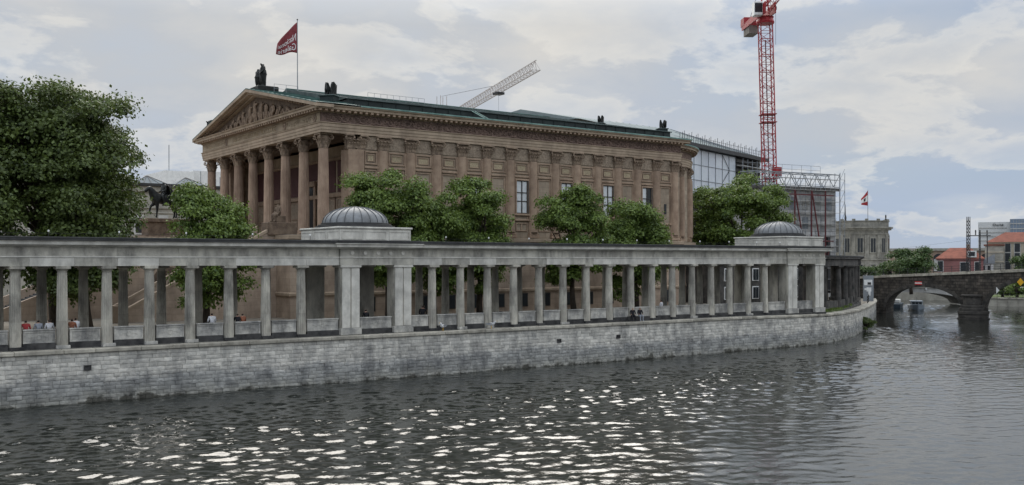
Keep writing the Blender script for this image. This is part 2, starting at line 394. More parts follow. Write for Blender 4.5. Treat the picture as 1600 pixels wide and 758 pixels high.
def ocean(n, L, seed, wind, kpow, kc):
    r = np.random.default_rng(seed)
    k = 2*np.pi*np.fft.fftfreq(n, L/n); kx, ky = np.meshgrid(k, k, indexing='ij'); kk = np.hypot(kx, ky); kk[0,0] = 1e9
    c = (kx*wind[0]+ky*wind[1])/kk
    amp = kk**(-kpow)*np.exp(-(kc[0]/kk)**2)*np.exp(-(kk/kc[1])**2)*(.25+.75*c*c)
    h = np.fft.ifft2(amp*(r.normal(size=(n,n))+1j*r.normal(size=(n,n)))).real
    return h/h.std()
def samp(h, L, x, y):
    n = h.shape[0]; u = (x/L*n) % n; v = (y/L*n) % n
    i = np.floor(u).astype(int); j = np.floor(v).astype(int); fu = u-i; fv = v-j; i %= n; j %= n; i1 = (i+1) % n; j1 = (j+1) % n
    return h[i,j]*(1-fu)*(1-fv)+h[i1,j]*fu*(1-fv)+h[i,j1]*(1-fu)*fv+h[i1,j1]*fu*fv
hA = ocean(512, 41.0, 3, (.5, .86), 1.55, (3.0, 18.0))
hB = ocean(512, 29.0, 5, (.2, .98), 1.6, (3.5, 15.0))
hC = ocean(128, 67.0, 9, (.7, .7), 2.2, (.25, 2.5))
def wave_h(x, y):
    big = samp(hC, 67.0, x, y)
    q_ = .577*x-.827*y; calm = 1-.66*np.clip((q_+14)/24, 0, 1)*(1-.55*np.clip((x-85)/35, 0, 1))
    gust = .62+.28*np.sin(x*.06+y*.045+1.2)*np.sin(y*.09-x*.03)+.16*np.sin(x*.021-.7)
    return (.029*samp(hA, 41.0, x+.31*y, y-.31*x)+.018*samp(hB, 29.0, x-.57*y, y+.57*x))*gust*calm+.02*big*calm
def grid(x0, x1, y0, y1, s):
    nx = int(round((x1-x0)/s))+1; ny = int(round((y1-y0)/s))+1
    X, Y = np.meshgrid(np.linspace(x0, x1, nx), np.linspace(y0, y1, ny), indexing='ij')
    Z = wave_h(X, Y)
    idx = np.arange(nx*ny).reshape(nx, ny)
    F = np.stack([idx[:-1,:-1], idx[1:,:-1], idx[1:,1:], idx[:-1,1:]], -1).reshape(-1, 4)
    return np.stack([X, Y, Z], -1).reshape(-1, 3), F
parts = [grid(0, 70, 12, 64, .15), grid(70, 112, -20, 80, .24), grid(112, 240, -70, 130, .6), grid(-60, 0, 0, 64, .6), grid(0, 70, -40, 12, .6)]
V = []; F = []; o = 0
for v, f in parts: V.append(v); F.append(f+o); o += len(v)
# calm outskirts
V.append(np.array([(240,-400,0),(900,-400,0),(900,500,0),(240,500,0),(112,-400,0),(240,-70,0),(112,-70,0),(-400,-400,0),(-60,0,0),(-400,64,0),(-60,64,0),(-400,0,0),(112,-40,0),(112,-20,0),(70,-20,0),(70,-40,0),(0,0,0),(0,-40,0),(-60,-40,0)], float))
q = o; o_f = [(q,q+1,q+2,q+3),(q+4,q,q+5,q+6),(q+9,q+11,q+8,q+10)]
V = np.concatenate(V); F = np.concatenate(F)
me = bpy.data.meshes.new('water')
me.vertices.add(len(V)); me.vertices.foreach_set('co', V.ravel())
allf = np.concatenate([F.ravel(), np.array(o_f).ravel()])
me.loops.add(len(allf)); me.loops.foreach_set('vertex_index', allf.astype(np.int32))
nf = len(allf)//4
me.polygons.add(nf); me.polygons.foreach_set('loop_start', np.arange(nf, dtype=np.int32)*4)
me.polygons.foreach_set('use_smooth', np.ones(nf, bool)); me.update(calc_edges=True)
mw = bpy.data.materials.new('river_water'); mw.use_nodes = True
t = mw.node_tree; b = t.nodes['Principled BSDF']
b.inputs['Base Color'].default_value = (.019, .021, .018, 1); b.inputs['Roughness'].default_value = .02; b.inputs['IOR'].default_value = 1.42
geo = N(t, 'ShaderNodeNewGeometry'); wn_ = N(t, 'ShaderNodeTexNoise'); wn_.inputs['Scale'].default_value = 6.0; wn_.inputs['Detail'].default_value = 4; wn_.inputs['Roughness'].default_value = .5
t.links.new(geo.outputs['Position'], wn_.inputs['Vector'])
bp = N(t, 'ShaderNodeBump'); bp.inputs['Strength'].default_value = .20; bp.inputs['Distance'].default_value = .05
t.links.new(wn_.outputs[0], bp.inputs['Height']); t.links.new(bp.outputs[0], b.inputs['Normal'])
me.materials.append(mw)
structure(place('water', me))

# ------------------------------------------------------------------ quay wall of coursed stone
quay = thing('quay_wall', 'long weathered grey stone quay wall rising out of the river below the colonnade', 'wall', (40, 62.8, 0))
bk = MB()
pth = qpath(2.0)
for (a, c) in zip(pth[:-1], pth[1:]):
    zt = qtop(a[0]), qtop(c[0])
    bk.add([(a[0],a[1]+.045,-1.3),(c[0],c[1]+.045,-1.3),(c[0],c[1]+.045,zt[1]-.25),(a[0],a[1]+.045,zt[0]-.25)], [(0,1,2,3)])
bk.build('wall_core', m_joint, quay)
def block_mesh(name, seed):
    r = random.Random(seed); cx, cz = .012, .035; j = lambda: r.uniform(-.012, .012)
    mb = MB(); b_ = .0
    f = [(cx+j()*.6, -.0+j()*.8, cz+j()), (1-cx+j()*.6, 0+j()*.8, cz+j()), (1-cx+j()*.6, 0+j()*.8, 1-cz+j()), (cx+j()*.6, 0+j()*.8, 1-cz+j())]
    k = [(.004,.05,.012),(.996,.05,.012),(.996,.05,.988),(.004,.05,.988)]
    mb.add(f+[(.5+j(), -.012+j(), .5+j())]+k, [(0,1,4),(1,2,4),(2,3,4),(3,0,4),(5,6,1,0),(6,7,2,1),(7,8,3,2),(8,5,0,3)])
    return mb.mesh(name, m_quay)
BM = [block_mesh('stone_block', i) for i in range(6)]
cand = []; cum_l = [0]
for a, c in zip(QL[:-1], QL[1:]): cum_l.append(cum_l[-1]+math.dist(a, c))
def qat(l):
    for i in range(len(QL)-1):
        if l <= cum_l[i+1] or i == len(QL)-2:
            u = (l-cum_l[i])/(cum_l[i+1]-cum_l[i]); a, c = QL[i], QL[i+1]
            return (a[0]+(c[0]-a[0])*u, a[1]+(c[1]-a[1])*u), math.atan2(c[1]-a[1], c[0]-a[0])
courses = [-.62, -.30, -.02, .22, .46, .70, .95, 1.18, 1.43, 1.67, 1.93, 2.20, 2.46, 2.72, 2.985]
rb = random.Random(21)
for ci in range(len(courses)-1):
    l = rb.uniform(0, .6)
    while l < cum_l[-1]-1:
        w = rb.choice((.38, .5, .6, .72, .9, 1.1))*(1 if ci > 8 else .72)
        (p, a) = qat(l); (p2, _) = qat(min(l+w, cum_l[-1])); a = math.atan2(p2[1]-p[1], p2[0]-p[0])
        zt = qtop(p[0])-.235
        z0, z1 = courses[ci], min(courses[ci+1], zt)
        if z1-z0 > .08:
            cand.append((p, a, math.dist(p, p2), z0, z1-z0, rb.uniform(-.022, .012) if ci > 8 else rb.uniform(-.035, .022)))
        l += w
d_of = lambda c: (c[0][0]*FW.x+c[0][1]*FW.y) if (c[0][0] > 7.5 and c[3] > -.1) else 1e6
cand.sort(key=d_of)
for i, (p, a, w, z0, h, off) in enumerate(cand[:296]):
    o = place('stone_block', BM[i % 6], quay, (p[0], p[1]+off, z0), a, (w, 1, h))
rest = MB()
for i, (p, a, w, z0, h, off) in enumerate(cand[296:]):
    me_ = BM[i % 6]; ca, sa = math.cos(a), math.sin(a)
    vs = []
    for v in me_.vertices:
        x, y, z = v.co.x*w, v.co.y, v.co.z*h
        vs.append((p[0]+x*ca-y*sa, p[1]+off+x*sa+y*ca, z0+z))
    rest.add(vs, [tuple(f.vertices) for f in me_.polygons])
o = rest.build('stonework', m_quay, quay); o['kind'] = 'stuff'
# coping slabs
l = 0; rb = random.Random(5)
while l < cum_l[-1]-.5:
    w = min(rb.uniform(1.5, 2.7), cum_l[-1]-l); (p, _) = qat(l); (p2, _) = qat(l+w); a = math.atan2(p2[1]-p[1], p2[0]-p[0]); L_ = math.dist(p, p2)
    zt = qtop(p[0])
    cb = MB().cbox(.006, L_-.006, -.17+rb.uniform(-.012, .012), 1.02, -.235, rb.uniform(-.006, .006), .035)
    place('coping_stone', cb.mesh('coping_stone', m_coping), quay, (p[0], p[1], zt), a); l += w
# drain openings
for x, z in ((13.7, 1.95), (49.6, 1.85), (56, 1.9)):
    dr = MB(); dr.box(x, x+.42, 62.70, 62.77, z, z+.05); dr.box(x, x+.42, 62.70, 62.77, z+.25, z+.30); dr.box(x, x+.05, 62.70, 62.77, z+.05, z+.25); dr.box(x+.37, x+.42, 62.70, 62.77, z+.05, z+.25); dr.box(x+.05, x+.37, 62.755, 62.765, z+.05, z+.25)
    dr.build('drain_opening', m_dark, quay)

# ------------------------------------------------------------------ colonnade
CX = [12.75-2.552*i for i in range(6, 0, -1)] + [12.75+2.552*i for i in range(7)]     # columns left of the first pavilion
CX2 = [38.6+2.52*i for i in range(16)]
YF, YB = 64.0, 70.2
ZB, ZC = 3.42, 8.15
colo = thing('colonnade', 'long grey stone colonnade of Doric columns with two domed pavilions on the quay', 'colonnade', (40, 67, 3.2))
def fluted(rb_, rt, z0, z1, nf, depth, rings=5, ent=.012):
    mb = MB(); k = nf*4; vs = []; fs = []
    for j in range(rings):
        u = j/(rings-1); r = rb_+(rt-rb_)*u+ent*math.sin(math.pi*u); z = z0+(z1-z0)*u
        for i in range(k):
            a = 2*math.pi*i/k; q_ = (0, .75, 1, .75)[i % 4]
            rr = r-depth*q_; vs.append((rr*math.cos(a), rr*math.sin(a), z))
    for j in range(rings-1):
        for i in range(k): fs.append((j*k+i, j*k+(i+1) % k, (j+1)*k+(i+1) % k, (j+1)*k+i))
    mb.add(vs, fs); return mb
h = ZC-ZB
_dc = MB(); _hh = h-.38
for _k in range(3):
    _u0, _u1 = _k/3, (_k+1)/3
    _f = fluted(.345-.07*_u0+(.006 if _k else 0), .345-.07*_u1+.004, _hh*_u0+(.007 if _k else 0), _hh*_u1-(.007 if _k < 2 else 0), 16, .03, 3, .004); _dc.add(_f.v, _f.f)
_dc.lathe([(.325, 0), (.262, _hh)], n=24, cap=False)
dcol = _dc.mesh('column', m_col)
dcap = MB().lathe([(.275, h-.38), (.285, h-.345), (.275, h-.33), (.28, h-.30), (.36, h-.20), (.40, h-.165), (.40, h-.16)], n=24)
dcap.cbox(-.42, .42, -.42, .42, h-.16, h, .012)
dcapm = dcap.mesh('capital', m_col)
dbas = MB().cbox(-.40, .40, -.40, .40, -.20, .002, .015).mesh('plinth', m_par); dbas2 = MB().cbox(-.40, .40, -.40, .40, -.20, .002, .015).mesh('plinth', m_dark)
def dcolumn(x, y, z=ZB, root=None, mats=None):
    o = place('column', dcol, root or colo, (x, y, z), rng.choice((0, .1, .2)))
    place('capital', dcapm, o); place('plinth', rng.choice((dbas, dbas2, dbas2)), o)
    return o
for x in CX+CX2:
    dcolumn(x, YF); dcolumn(x, YB)
# step and floor
MB().cbox(-14, 85.25, 63.42, 71.4, 2.9, 3.225, .02).build('step', m_dark, colo)
MB().box(-14, 85.0, 63.75, 70.9, 3.226, 3.235).build('floor', m_floor, colo)
P1 = (30.95, 36.6); P2 = (79.4, 85.05)
# entablature in runs between the pavilions
def run(x0, x1):
    for y, s in ((YF, -1), (YB, 1)):
        n = max(1, int(round((x1-x0)/2.54))); w = (x1-x0)/n
        for i in range(n):
            a, b_ = x0+i*w, x0+(i+1)*w
            MB().cbox(a+.004, b_-.004, y-.36, y+.36, ZC+.003, ZC+.53, .012).build('architrave_block', rng.choice((m_cornw, m_ent, m_cornw)), colo)
        n = max(1, int(round((x1-x0)/3.6))); w = (x1-x0)/n
        for i in range(n):
            a, b_ = x0+i*w, x0+(i+1)*w
            MB().cbox(a+.004, b_-.004, y-.33, y+.33, ZC+.62, ZC+1.16, .012).build('frieze_block', m_ent, colo)
        MB().box(x0, x1, y-.40, y+.40, ZC+.531, ZC+.619).build('taenia', m_cornw, colo)
    mb = MB()
    pr = [(0, ZC+1.161), (.12, ZC+1.20), (.16, ZC+1.26), (.42, ZC+1.29), (.44, ZC+1.46), (.50, ZC+1.50), (.50, ZC+1.53)]
    for y, s in ((YF-.33, 1), (YB+.33, -1)):
        vs = [(x, y-s*o_, z) for x in (x0, x1) for o_, z in pr]; k = len(pr)
        mb.add(vs, [(j, k+j, k+j+1, j+1) for j in range(k-1)])
    mb.build('cornice', m_cornw, colo)
    rf = MB(); rf.cbox(x0, x1, YF-.89, YB+.89, ZC+1.532, ZC+1.62, .015); rf.cbox(x0, x1, YF-.78, YB+.78, ZC+1.622, ZC+1.76, .03)
    rf.build('roof_slab', m_roofd, colo)
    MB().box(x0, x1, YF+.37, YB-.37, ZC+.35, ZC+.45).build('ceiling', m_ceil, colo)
run(-14, P1[0]-.15); run(P1[1]+.15, P2[0]-.15)
# parapets between the columns: a moulded panel, its cap and its dark plinth
def parapet(x0, x1, y=YF+.05, root=None, z=3.236):
    root = root or colo
    w = x1-x0
    mb = MB(); mb.cbox(x0, x1, y-.16, y+.16, z+.345, z+1.10, .01)
    o = mb.build('parapet', m_par, root)
    fr = MB(); a, b_ = z+.36, z+1.08
    for (p, q_, r_, s_) in ((x0+.02, x1-.02, b_-.10, b_), (x0+.02, x1-.02, a, a+.08), (x0+.02, x0+.12, a+.08, b_-.10), (x1-.12, x1-.02, a+.08, b_-.10)):
        fr.cbox(p, q_, y-.19, y-.158, r_, s_, .008)
    fr.build('panel_frame', m_par, o)
    cx = (x0+x1)/2; ro = MB()
    ro.xf(Matrix()); tor = []
    for i in range(16):
        t0 = 2*math.pi*i/16; t1 = 2*math.pi*(i+1)/16
        ro.bar((cx+.14*math.cos(t0), y-.165, z+.71+.14*math.sin(t0)), (cx+.14*math.cos(t1), y-.165, z+.71+.14*math.sin(t1)), .022, 4)
    for s in (-1, 1):
        pts = [(cx+s*(.2+.09*k), y-.165, z+.71+.05*math.sin(k*1.4)) for k in range(int((w/2-.4)/.09))]
        for a_, b2 in zip(pts[:-1], pts[1:]): ro.bar(a_, b2, .02, 4)
    ro.build('carved_wreath', m_par, o)
    MB().cbox(x0-.02, x1+.02, y-.22, y+.22, z+1.10, z+1.185, .015).build('parapet_cap', m_par, o)
    MB().cbox(x0-.02, x1+.02, y-.24, y+.62, z, z+.34, .01).build('parapet_plinth', m_dark, o)
    MB().cbox(x0, x1, y+.165, y+.58, z+.342, z+.92, .015).build('bench_ledge', m_floor, o)
    MB().cbox(x0, x1, y+.625, y+1.25, z, z+.46, .015).build('bench_step', m_floor, o)
def bays(xs):
    for a, b_ in zip(xs[:-1], xs[1:]): parapet(a+.40, b_-.40)
bays(CX); bays(CX2)
parapet(CX[-1]+.40, P1[0]-.12); parapet(P1[1]+.12, CX2[0]-.40); parapet(CX2[-1]+.40, P2[0]-.12)
# pavilions
def pavilion(x0, x1, lab):
    w = 1.42; cxp = (x0+x1)/2
    for xa in (x0, x1-w):
        for ya, yb in ((63.62, 64.75), (69.45, 70.58)):
            o = MB().cbox(xa, xa+w, ya, yb, 3.70, ZC-.16, .02).build('pier', m_col, colo)
            sgn = -1 if ya < 66 else 1; yo = ya if sgn < 0 else yb
            st = MB()
            for px_ in (xa+.03, xa+w/2+.04):
                st.cbox(px_, px_+w/2-.07, min(yo, yo+sgn*.07), max(yo, yo+sgn*.07), 3.72, ZC-.165, .015)
            st.build('pilaster_strip', m_cornw, o)
            ss = MB()
            for sx, xs_ in ((-1, xa), (1, xa+w)):
                ss.cbox(min(xs_, xs_+sx*.05), max(xs_, xs_+sx*.05), ya+.10, yb-.10, 3.72, ZC-.165, .015)
            ss.build('side_strip', m_col, o)
            MB().cbox(xa-.09, xa+w+.09, ya-.14, yb+.14, ZC-.158, ZC, .02).build('pier_capital', m_cornw, o)
            MB().cbox(xa-.10, xa+w+.10, ya-.16, yb+.12, 3.236, 3.70, .02).build('pier_plinth', m_par, o)
    parapet(x0+w+.12, x1-w-.12, YF)
    a, b_, c, d = x0-.14, x1+.14, 63.50, 70.70
    for (z0, z1, g, mm, nm) in ((ZC+.003, ZC+.53, 0, m_ent, 'architrave'), (ZC+.531, ZC+.61, .05, m_cornw, 'taenia'), (ZC+.611, ZC+1.16, -.02, m_ent, 'frieze')):
        rg = MB(); t_ = .75
        rg.cbox(a-g, b_+g, c-g, c+t_, z0, z1, .012); rg.cbox(a-g, b_+g, d-t_, d+g, z0, z1, .012)
        rg.cbox(a-g, a+t_, c+t_, d-t_, z0, z1, .012); rg.cbox(b_-t_, b_+g, c+t_, d-t_, z0, z1, .012)
        rg.build('pavilion_'+nm, mm, colo)
    ro = MB()
    for i in range(5):
        rx = a+ (b_-a)*(i+.9)/5.8
        ro.lathe([(.14, 0), (.14, .03), (.09, .045), (.05, .03)], (0,0,0), 12); k = 12*4
        vs = ro.v[-k:]; ro.v[-k:] = [(rx+p[0], c-.0+.02-p[2]-.02, ZC+.88+p[1]) for p in vs]
    ro.build('rosettes', m_cornw, colo)['kind'] = 'stuff'
    co = MB(); pr = [(0, ZC+1.161), (.12, ZC+1.20), (.16, ZC+1.26), (.46, ZC+1.29), (.48, ZC+1.46), (.56, ZC+1.50), (.56, ZC+1.56)]
    co.sweep(pr, [(a, d), (a, c), (b_, c), (b_, d)][::-1][::-1], closed=True) if False else None
    co.sweep(pr, [(a, d), (a, c), (b_, c), (b_, d)], closed=True)
    # outward is right of travel: the path runs down the left side, along the front, up the right side
    co.build('pavilion_cornice', m_cornw, colo)
    rf = MB(); rf.cbox(a-.58, b_+.58, c-.58, d+.58, ZC+1.562, ZC+1.66, .02); rf.cbox(a-.40, b_+.40, c-.40, d+.40, ZC+1.662, ZC+1.78, .03)
    rf.build('pavilion_roof_slab', m_roofd, colo)
    A0, A1, B0, B1 = a+.10, b_-.10, c+.25, d-.25
    at = MB().cbox(A0, A1, B0, B1, ZC+1.781, ZC+2.62, .015).build('attic', m_cornw, colo)
    fr = MB(); n = 3; wv = (A1-A0)/n; wy = (B1-B0)/n
    for i in range(n):
        for (p0, p1, q0, q1) in ((.06, .94, .84, .94), (.06, .94, .06, .16), (.06, .10, .16, .84), (.90, .94, .16, .84)):
            z0, z1 = ZC+1.80+.72*q0, ZC+1.80+.72*q1
            fr.box(A0+wv*(i+p0), A0+wv*(i+p1), B0-.035, B0-.001, z0, z1)
            fr.box(A0-.035, A0-.001, B0+wy*(i+p0), B0+wy*(i+p1), z0, z1)
    fr.build('attic_frame', m_cornw, at)
    MB().cbox(A0-.10, A1+.10, B0-.10, B1+.10, ZC+2.621, ZC+2.76, .03).build('attic_cap', m_cornw, colo)
    cy = (B0+B1)/2; z = ZC+2.761
    st = MB()
    for r, z0, z1 in ((2.95, 0, .12), (2.75, .121, .24), (2.56, .241, .36)): st.lathe([(r, z0), (r, z1-.02), (r-.03, z1), (0.3, z1)], (cxp, cy, z), 48)
    st.build('dome_step', m_roofd, colo)
    prof = [(2.42*math.cos(u*math.pi/2)+.02, 1.22*math.sin(u*math.pi/2)) for u in [i/10 for i in range(11)]]
    dm = MB().lathe(prof, (cxp, cy, z+.36), 64, cap=False).build('dome', m_lead, colo, smooth=True)
    for i in range(24):
        an = 2*math.pi*i/24
        pts = [(cxp+(r+.012)*math.cos(an), cy+(r+.012)*math.sin(an), z+.37+hz) for r, hz in prof[:-1]]
        MB().tube(pts, [.035]*len(pts), 4).build('dome_rib', m_leadrib, dm)
    MB().lathe([(.25, 0), (.22, .05), (.05, .08)], (cxp, cy, z+1.56), 16).build('dome_cap', m_leadrib, dm)
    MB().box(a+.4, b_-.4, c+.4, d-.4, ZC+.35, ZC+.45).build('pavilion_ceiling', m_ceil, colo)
pavilion(*P1, 'a'); pavilion(*P2, 'b')
# low wire along the roof edge on small white-capped stand-offs
wy = YF-.55; zr = ZC+1.76
wp = MB()
xs = [4, 8, 11.9, 15.9, 20.0, 24.4, 28.5, 39.5, 43.4, 47.3, 51.2, 55.1, 59.0, 62.9, 66.8, 70.7, 74.6, 78.0]
for x in xs:
    o = MB().bar((x, wy, zr-.02), (x, wy, zr+.26), .018, 6).build('wire_post', m_steeld, colo)
    MB().lathe([(.02, 0), (.05, .02), (.055, .10), (.03, .14)], (x, wy, zr+.26), 8).build('post_cap', m_white, o)
cw = MB()
for a, b_ in zip(xs[:-1], xs[1:]):
    if b_-a < 8: cw.bar((a, wy, zr+.2), (b_, wy, zr+.2), .009, 4)
cw.build('roof_wire', m_steeld, colo)

# ------------------------------------------------------------------ sooty curved colonnade at the corner
cc = thing('curved_colonnade', 'soot-blackened curved colonnade with flat roof beyond the right-hand pavilion', 'colonnade', (97, 72, 3))
CP = [(85.6, 68.6), (90.3, 69.4), (94.8, 70.9), (98.9, 73.0), (103.0, 75.4), (107.0, 77.8), (111.0, 80.3), (114.6, 82.6)]
def offs(P, o_):
    out = []
    for i, p in enumerate(P):
        a = P[max(0, i-1)]; b_ = P[min(len(P)-1, i+1)]; d = Vector((b_[0]-a[0], b_[1]-a[1])).normalized()
        out.append((p[0]+d.y*o_, p[1]-d.x*o_))
    return out
OUTER = offs(CP, 1.6); INNER = offs(CP, -2.0)
cbm = fluted(.36, .30, 0, 4.2, 14, .025).mesh('column', m_bcol)
ccap = MB().lathe([(.30, 4.2), (.31, 4.28), (.42, 4.42), (.42, 4.46)], n=18); ccap.cbox(-.45, .45, -.45, .45, 4.46, 4.6, .012); ccapm = ccap.mesh('capital', m_bcol)
cbase = MB().cbox(-.46, .46, -.46, .46, -.28, .002, .02).mesh('plinth', m_bcol)
for P in (OUTER, INNER):
    for x, y in P[1:-1] if P is OUTER else P[:-1]:
        o = place('column', cbm, cc, (x, y, 3.3)); place('capital', ccapm, o); place('plinth', cbase, o)
zt = 7.9
def ring(z0, z1, o_, nm, mm):
    path = offs(CP, 1.6)+offs(CP, -2.0)[::-1]
    MB().sweep([(-.35, z0), (o_, z0), (o_, z1), (-.35, z1)], path, closed=True).build(nm, mm, cc)
ring(zt+.003, zt+.42, .32, 'architrave', m_bcol); ring(zt+.423, zt+.78, .28, 'frieze', m_bcol); ring(zt+.783, zt+.98, .55, 'cornice', m_bcol)
pl = offs(CP, 2.2)+offs(CP, -2.6)[::-1]
MB().prism(pl, zt+.983, zt+1.16).build('roof_slab', m_roofd, cc)
for z0, z1 in ((2.5, 3.02),): MB().prism(offs(CP, 2.3)+offs(CP, -2.6)[::-1], z0, z1).build('base', m_bcol, cc)
for a, b_ in zip(OUTER[:-1], OUTER[1:]):
    d = Vector((b_[0]-a[0], b_[1]-a[1])); L_ = d.length-.9; an = math.atan2(d.y, d.x); d.normalize()
    mb = MB().cbox(0, L_, -.14, .14, .0, .95, .015); place('parapet', mb.mesh('parapet', m_bcol), cc, (a[0]+d.x*.45, a[1]+d.y*.45, 3.023), an)
# solid rounded end pier
e = CP[-1]; ex, ey = e[0]+1.6, e[1]+.9
MB().lathe([(2.1, 3.02), (2.1, 3.5), (1.85, 3.52), (1.85, 7.88), (2.15, 7.9), (2.15, 8.3), (2.1, 8.32), (2.1, 8.6), (2.5, 8.75), (2.5, 8.9)], (ex, ey, 0), 32).build('end_pier', m_bcol, cc)
for i in range(10):
    an = -2.6+i*.35
    MB().cbox(-.17, .17, -.10, .12, 3.53, 7.87, .02).xf(Matrix.Translation((ex+1.85*math.cos(an), ey+1.85*math.sin(an), 0)) @ Matrix.Rotation(an-math.pi/2, 4, 'Z')).build('engaged_pilaster', m_bcol, cc)
MB().lathe([(2.55, 0), (2.55, .12), (2.3, .22)], (ex, ey, 8.9), 32).build('end_roof', m_roofd, cc)
# rear wall with white windows of the court building behind
# grass strip on the quay
gs = MB(); gp = [(x, y) for x, y in [(85.6, 64.7), (89, 65.9), (95, 68.5), (101, 71.7), (104, 73.6)]]
gs.prism(gp+[(103.2, 74.2), (99, 71.9), (94, 69.2), (89.5, 67.0), (85.6, 66.4)], 2.3, 3.10)
structure(gs.build('grass_verge', m_grass))
gb = MB(); rg = random.Random(3)
for i in range(2600):
    u = rg.random(); k = min(3, int(u*4)); f_ = u*4-k; a, b_ = gp[k], gp[k+1]
    x = a[0]+(b_[0]-a[0])*f_-rg.uniform(.0, .5)*.5; y = a[1]+(b_[1]-a[1])*f_+rg.uniform(.02, 1.5)*(1 if k < 2 else .5)
    hh = rg.uniform(.08, .28); an = rg.uniform(0, 6.28); w = .03; lx, ly = rg.uniform(-.08, .08), rg.uniform(-.08, .08)
    gb.add([(x-w*math.cos(an), y-w*math.sin(an), 3.09), (x+w*math.cos(an), y+w*math.sin(an), 3.09), (x+lx, y+ly, 3.09+hh)], [(0,1,2)])
tag(gb.build('grass', m_leaf), 'tufts of green grass on the quay verge by the dark colonnade', 'grass', kind='stuff')

# ------------------------------------------------------------------ figures (one skinned surface each)
def skin(joints, edges, sub=1):
    me = bpy.data.meshes.new('tmp'); me.from_pydata([j[0] for j in joints], edges, [])
    o = bpy.data.objects.new('tmp', me); COL.objects.link(o)
    sk = o.modifiers.new('s', 'SKIN'); sk.use_smooth_shade = True
    lay = me.skin_vertices[0] if me.skin_vertices else None
    if lay is None:
        bpy.context.view_layer.objects.active = o
        bpy.ops.mesh.customdata_skin_add(); lay = me.skin_vertices[0]
    for i, j in enumerate(joints):
        r = j[1]; lay.data[i].radius = (r, r) if not isinstance(r, tuple) else r
    lay.data[0].use_root = True
    if sub: 
        ss = o.modifiers.new('u', 'SUBSURF'); ss.levels = sub; ss.render_levels = sub
    dg = bpy.context.evaluated_depsgraph_get()
    out = bpy.data.meshes.new_from_object(o.evaluated_get(dg))
    bpy.data.objects.remove(o); bpy.data.meshes.remove(me)
    for p in out.polygons: p.use_smooth = True
    return out
HUM_E = [(0,1),(1,2),(2,3),(3,4),(2,5),(5,6),(6,7),(2,8),(8,9),(9,10),(0,11),(11,12),(12,13),(13,14),(0,15),(15,16),(16,17),(17,18)]
def human(pose='stand', robe=False):
    # facing -Y, feet at z = 0
    if pose == 'stand':
        J = [((0,0,.98),.13),((0,0,1.18),.12),((0,0,1.38),.14),((0,0,1.50),.055),((0,-.02,1.64),.088),
             ((-.19,0,1.41),.062),((-.25,.02,1.13),.048),((-.24,-.10,.90),.036),((.19,0,1.41),.062),((.26,.02,1.13),.048),((.22,-.12,.92),.036),
             ((-.10,0,.90),.095),((-.11,-.03,.50),.066),((-.11,.02,.09),.045),((-.12,-.14,.04),.04),((.10,0,.90),.095),((.12,.02,.50),.066),((.12,.06,.09),.045),((.13,-.10,.04),.04)]
    elif pose == 'walk':
        J = [((0,0,.98),.13),((0,-.01,1.18),.12),((0,-.03,1.38),.14),((0,-.04,1.50),.055),((0,-.07,1.64),.088),
             ((-.19,-.02,1.41),.062),((-.24,.10,1.15),.048),((-.22,.12,.92),.036),((.19,-.03,1.41),.062),((.24,-.12,1.15),.048),((.20,-.28,.98),.036),
             ((-.10,0,.90),.095),((-.11,-.18,.52),.066),((-.11,-.26,.09),.045),((-.11,-.42,.05),.04),((.10,0,.90),.095),((.11,.10,.50),.066),((.11,.36,.14),.045),((.11,.26,.04),.04)]
    else:  # sit, seat at z = .46
        J = [((0,0,.54),.14),((0,.01,.74),.125),((0,-.01,.95),.14),((0,-.03,1.07),.055),((0,-.06,1.21),.088),
             ((-.19,-.01,.98),.062),((-.25,-.06,.72),.048),((-.14,-.26,.62),.036),((.19,-.01,.98),.062),((.25,-.04,.72),.048),((.16,-.26,.62),.036),
             ((-.10,-.06,.52),.095),((-.13,-.44,.50),.068),((-.13,-.46,.10),.046),((-.14,-.60,.05),.04),((.10,-.06,.52),.095),((.14,-.44,.50),.068),((.14,-.42,.10),.046),((.16,-.56,.05),.04)]
    return J
m_skin = plain('skin', (.42, .26, .19), .6, vary=0)
m_hair = plain('hair', (.025, .018, .014), .7, vary=0)
def cloth(n, c): return M(n, c, tuple(x*.75 for x in c), 6, .9, .3, 18, 0)
def person(label, loc, rotz, pose, top, legs, hair=m_hair, shoes=None, scale=1.0, group=None):
    J = human(pose); me_ = skin(J, HUM_E, 2)
    for m in (m_skin, top, legs, hair): me_.materials.append(m)
    hip = .62 if pose == 'sit' else .98; neck = 1.04 if pose == 'sit' else 1.49; hz = 1.24 if pose == 'sit' else 1.67; hy = J[4][0][1]
    for p in me_.polygons:
        c = p.center
        if c.z > neck: p.material_index = 3 if (c.z > hz or (c.y > hy+.02 and c.z > neck+.05)) else 0
        elif pose == 'sit':
            p.material_index = 2 if (c.z < .60 and c.y < -.10 and abs(c.x) < .22) or c.z < .5 else (0 if (c.y < -.20 and c.z > .58) else 1)
        else:
            hand = abs(c.x) > .17 and c.z < 1.0 and c.z > .8
            p.material_index = 0 if hand else (2 if c.z < hip else 1)
    root = thing('person', label, 'person', loc, rotz, group, world_kids=False)
    root.scale = (scale,)*3
    place('body', me_, root)
    # nose, eyes and ears on the head
    hx, hy_, hz_ = J[4][0]
    MB().ell((0, hy_-.105, hz_-.01), (.014, .022, .026), 6, 4).build('nose', m_skin, root, True)
    for s in (-1, 1): MB().ell((s*.095, hy_+.005, hz_-.005), (.014, .025, .034), 6, 4).build('ear', m_skin, root, True)
    for s in (-1, 1): MB().ell((s*.034, hy_-.086, hz_+.015), (.012, .010, .008), 6, 4).build('eye', m_hair, root, True)
    return root

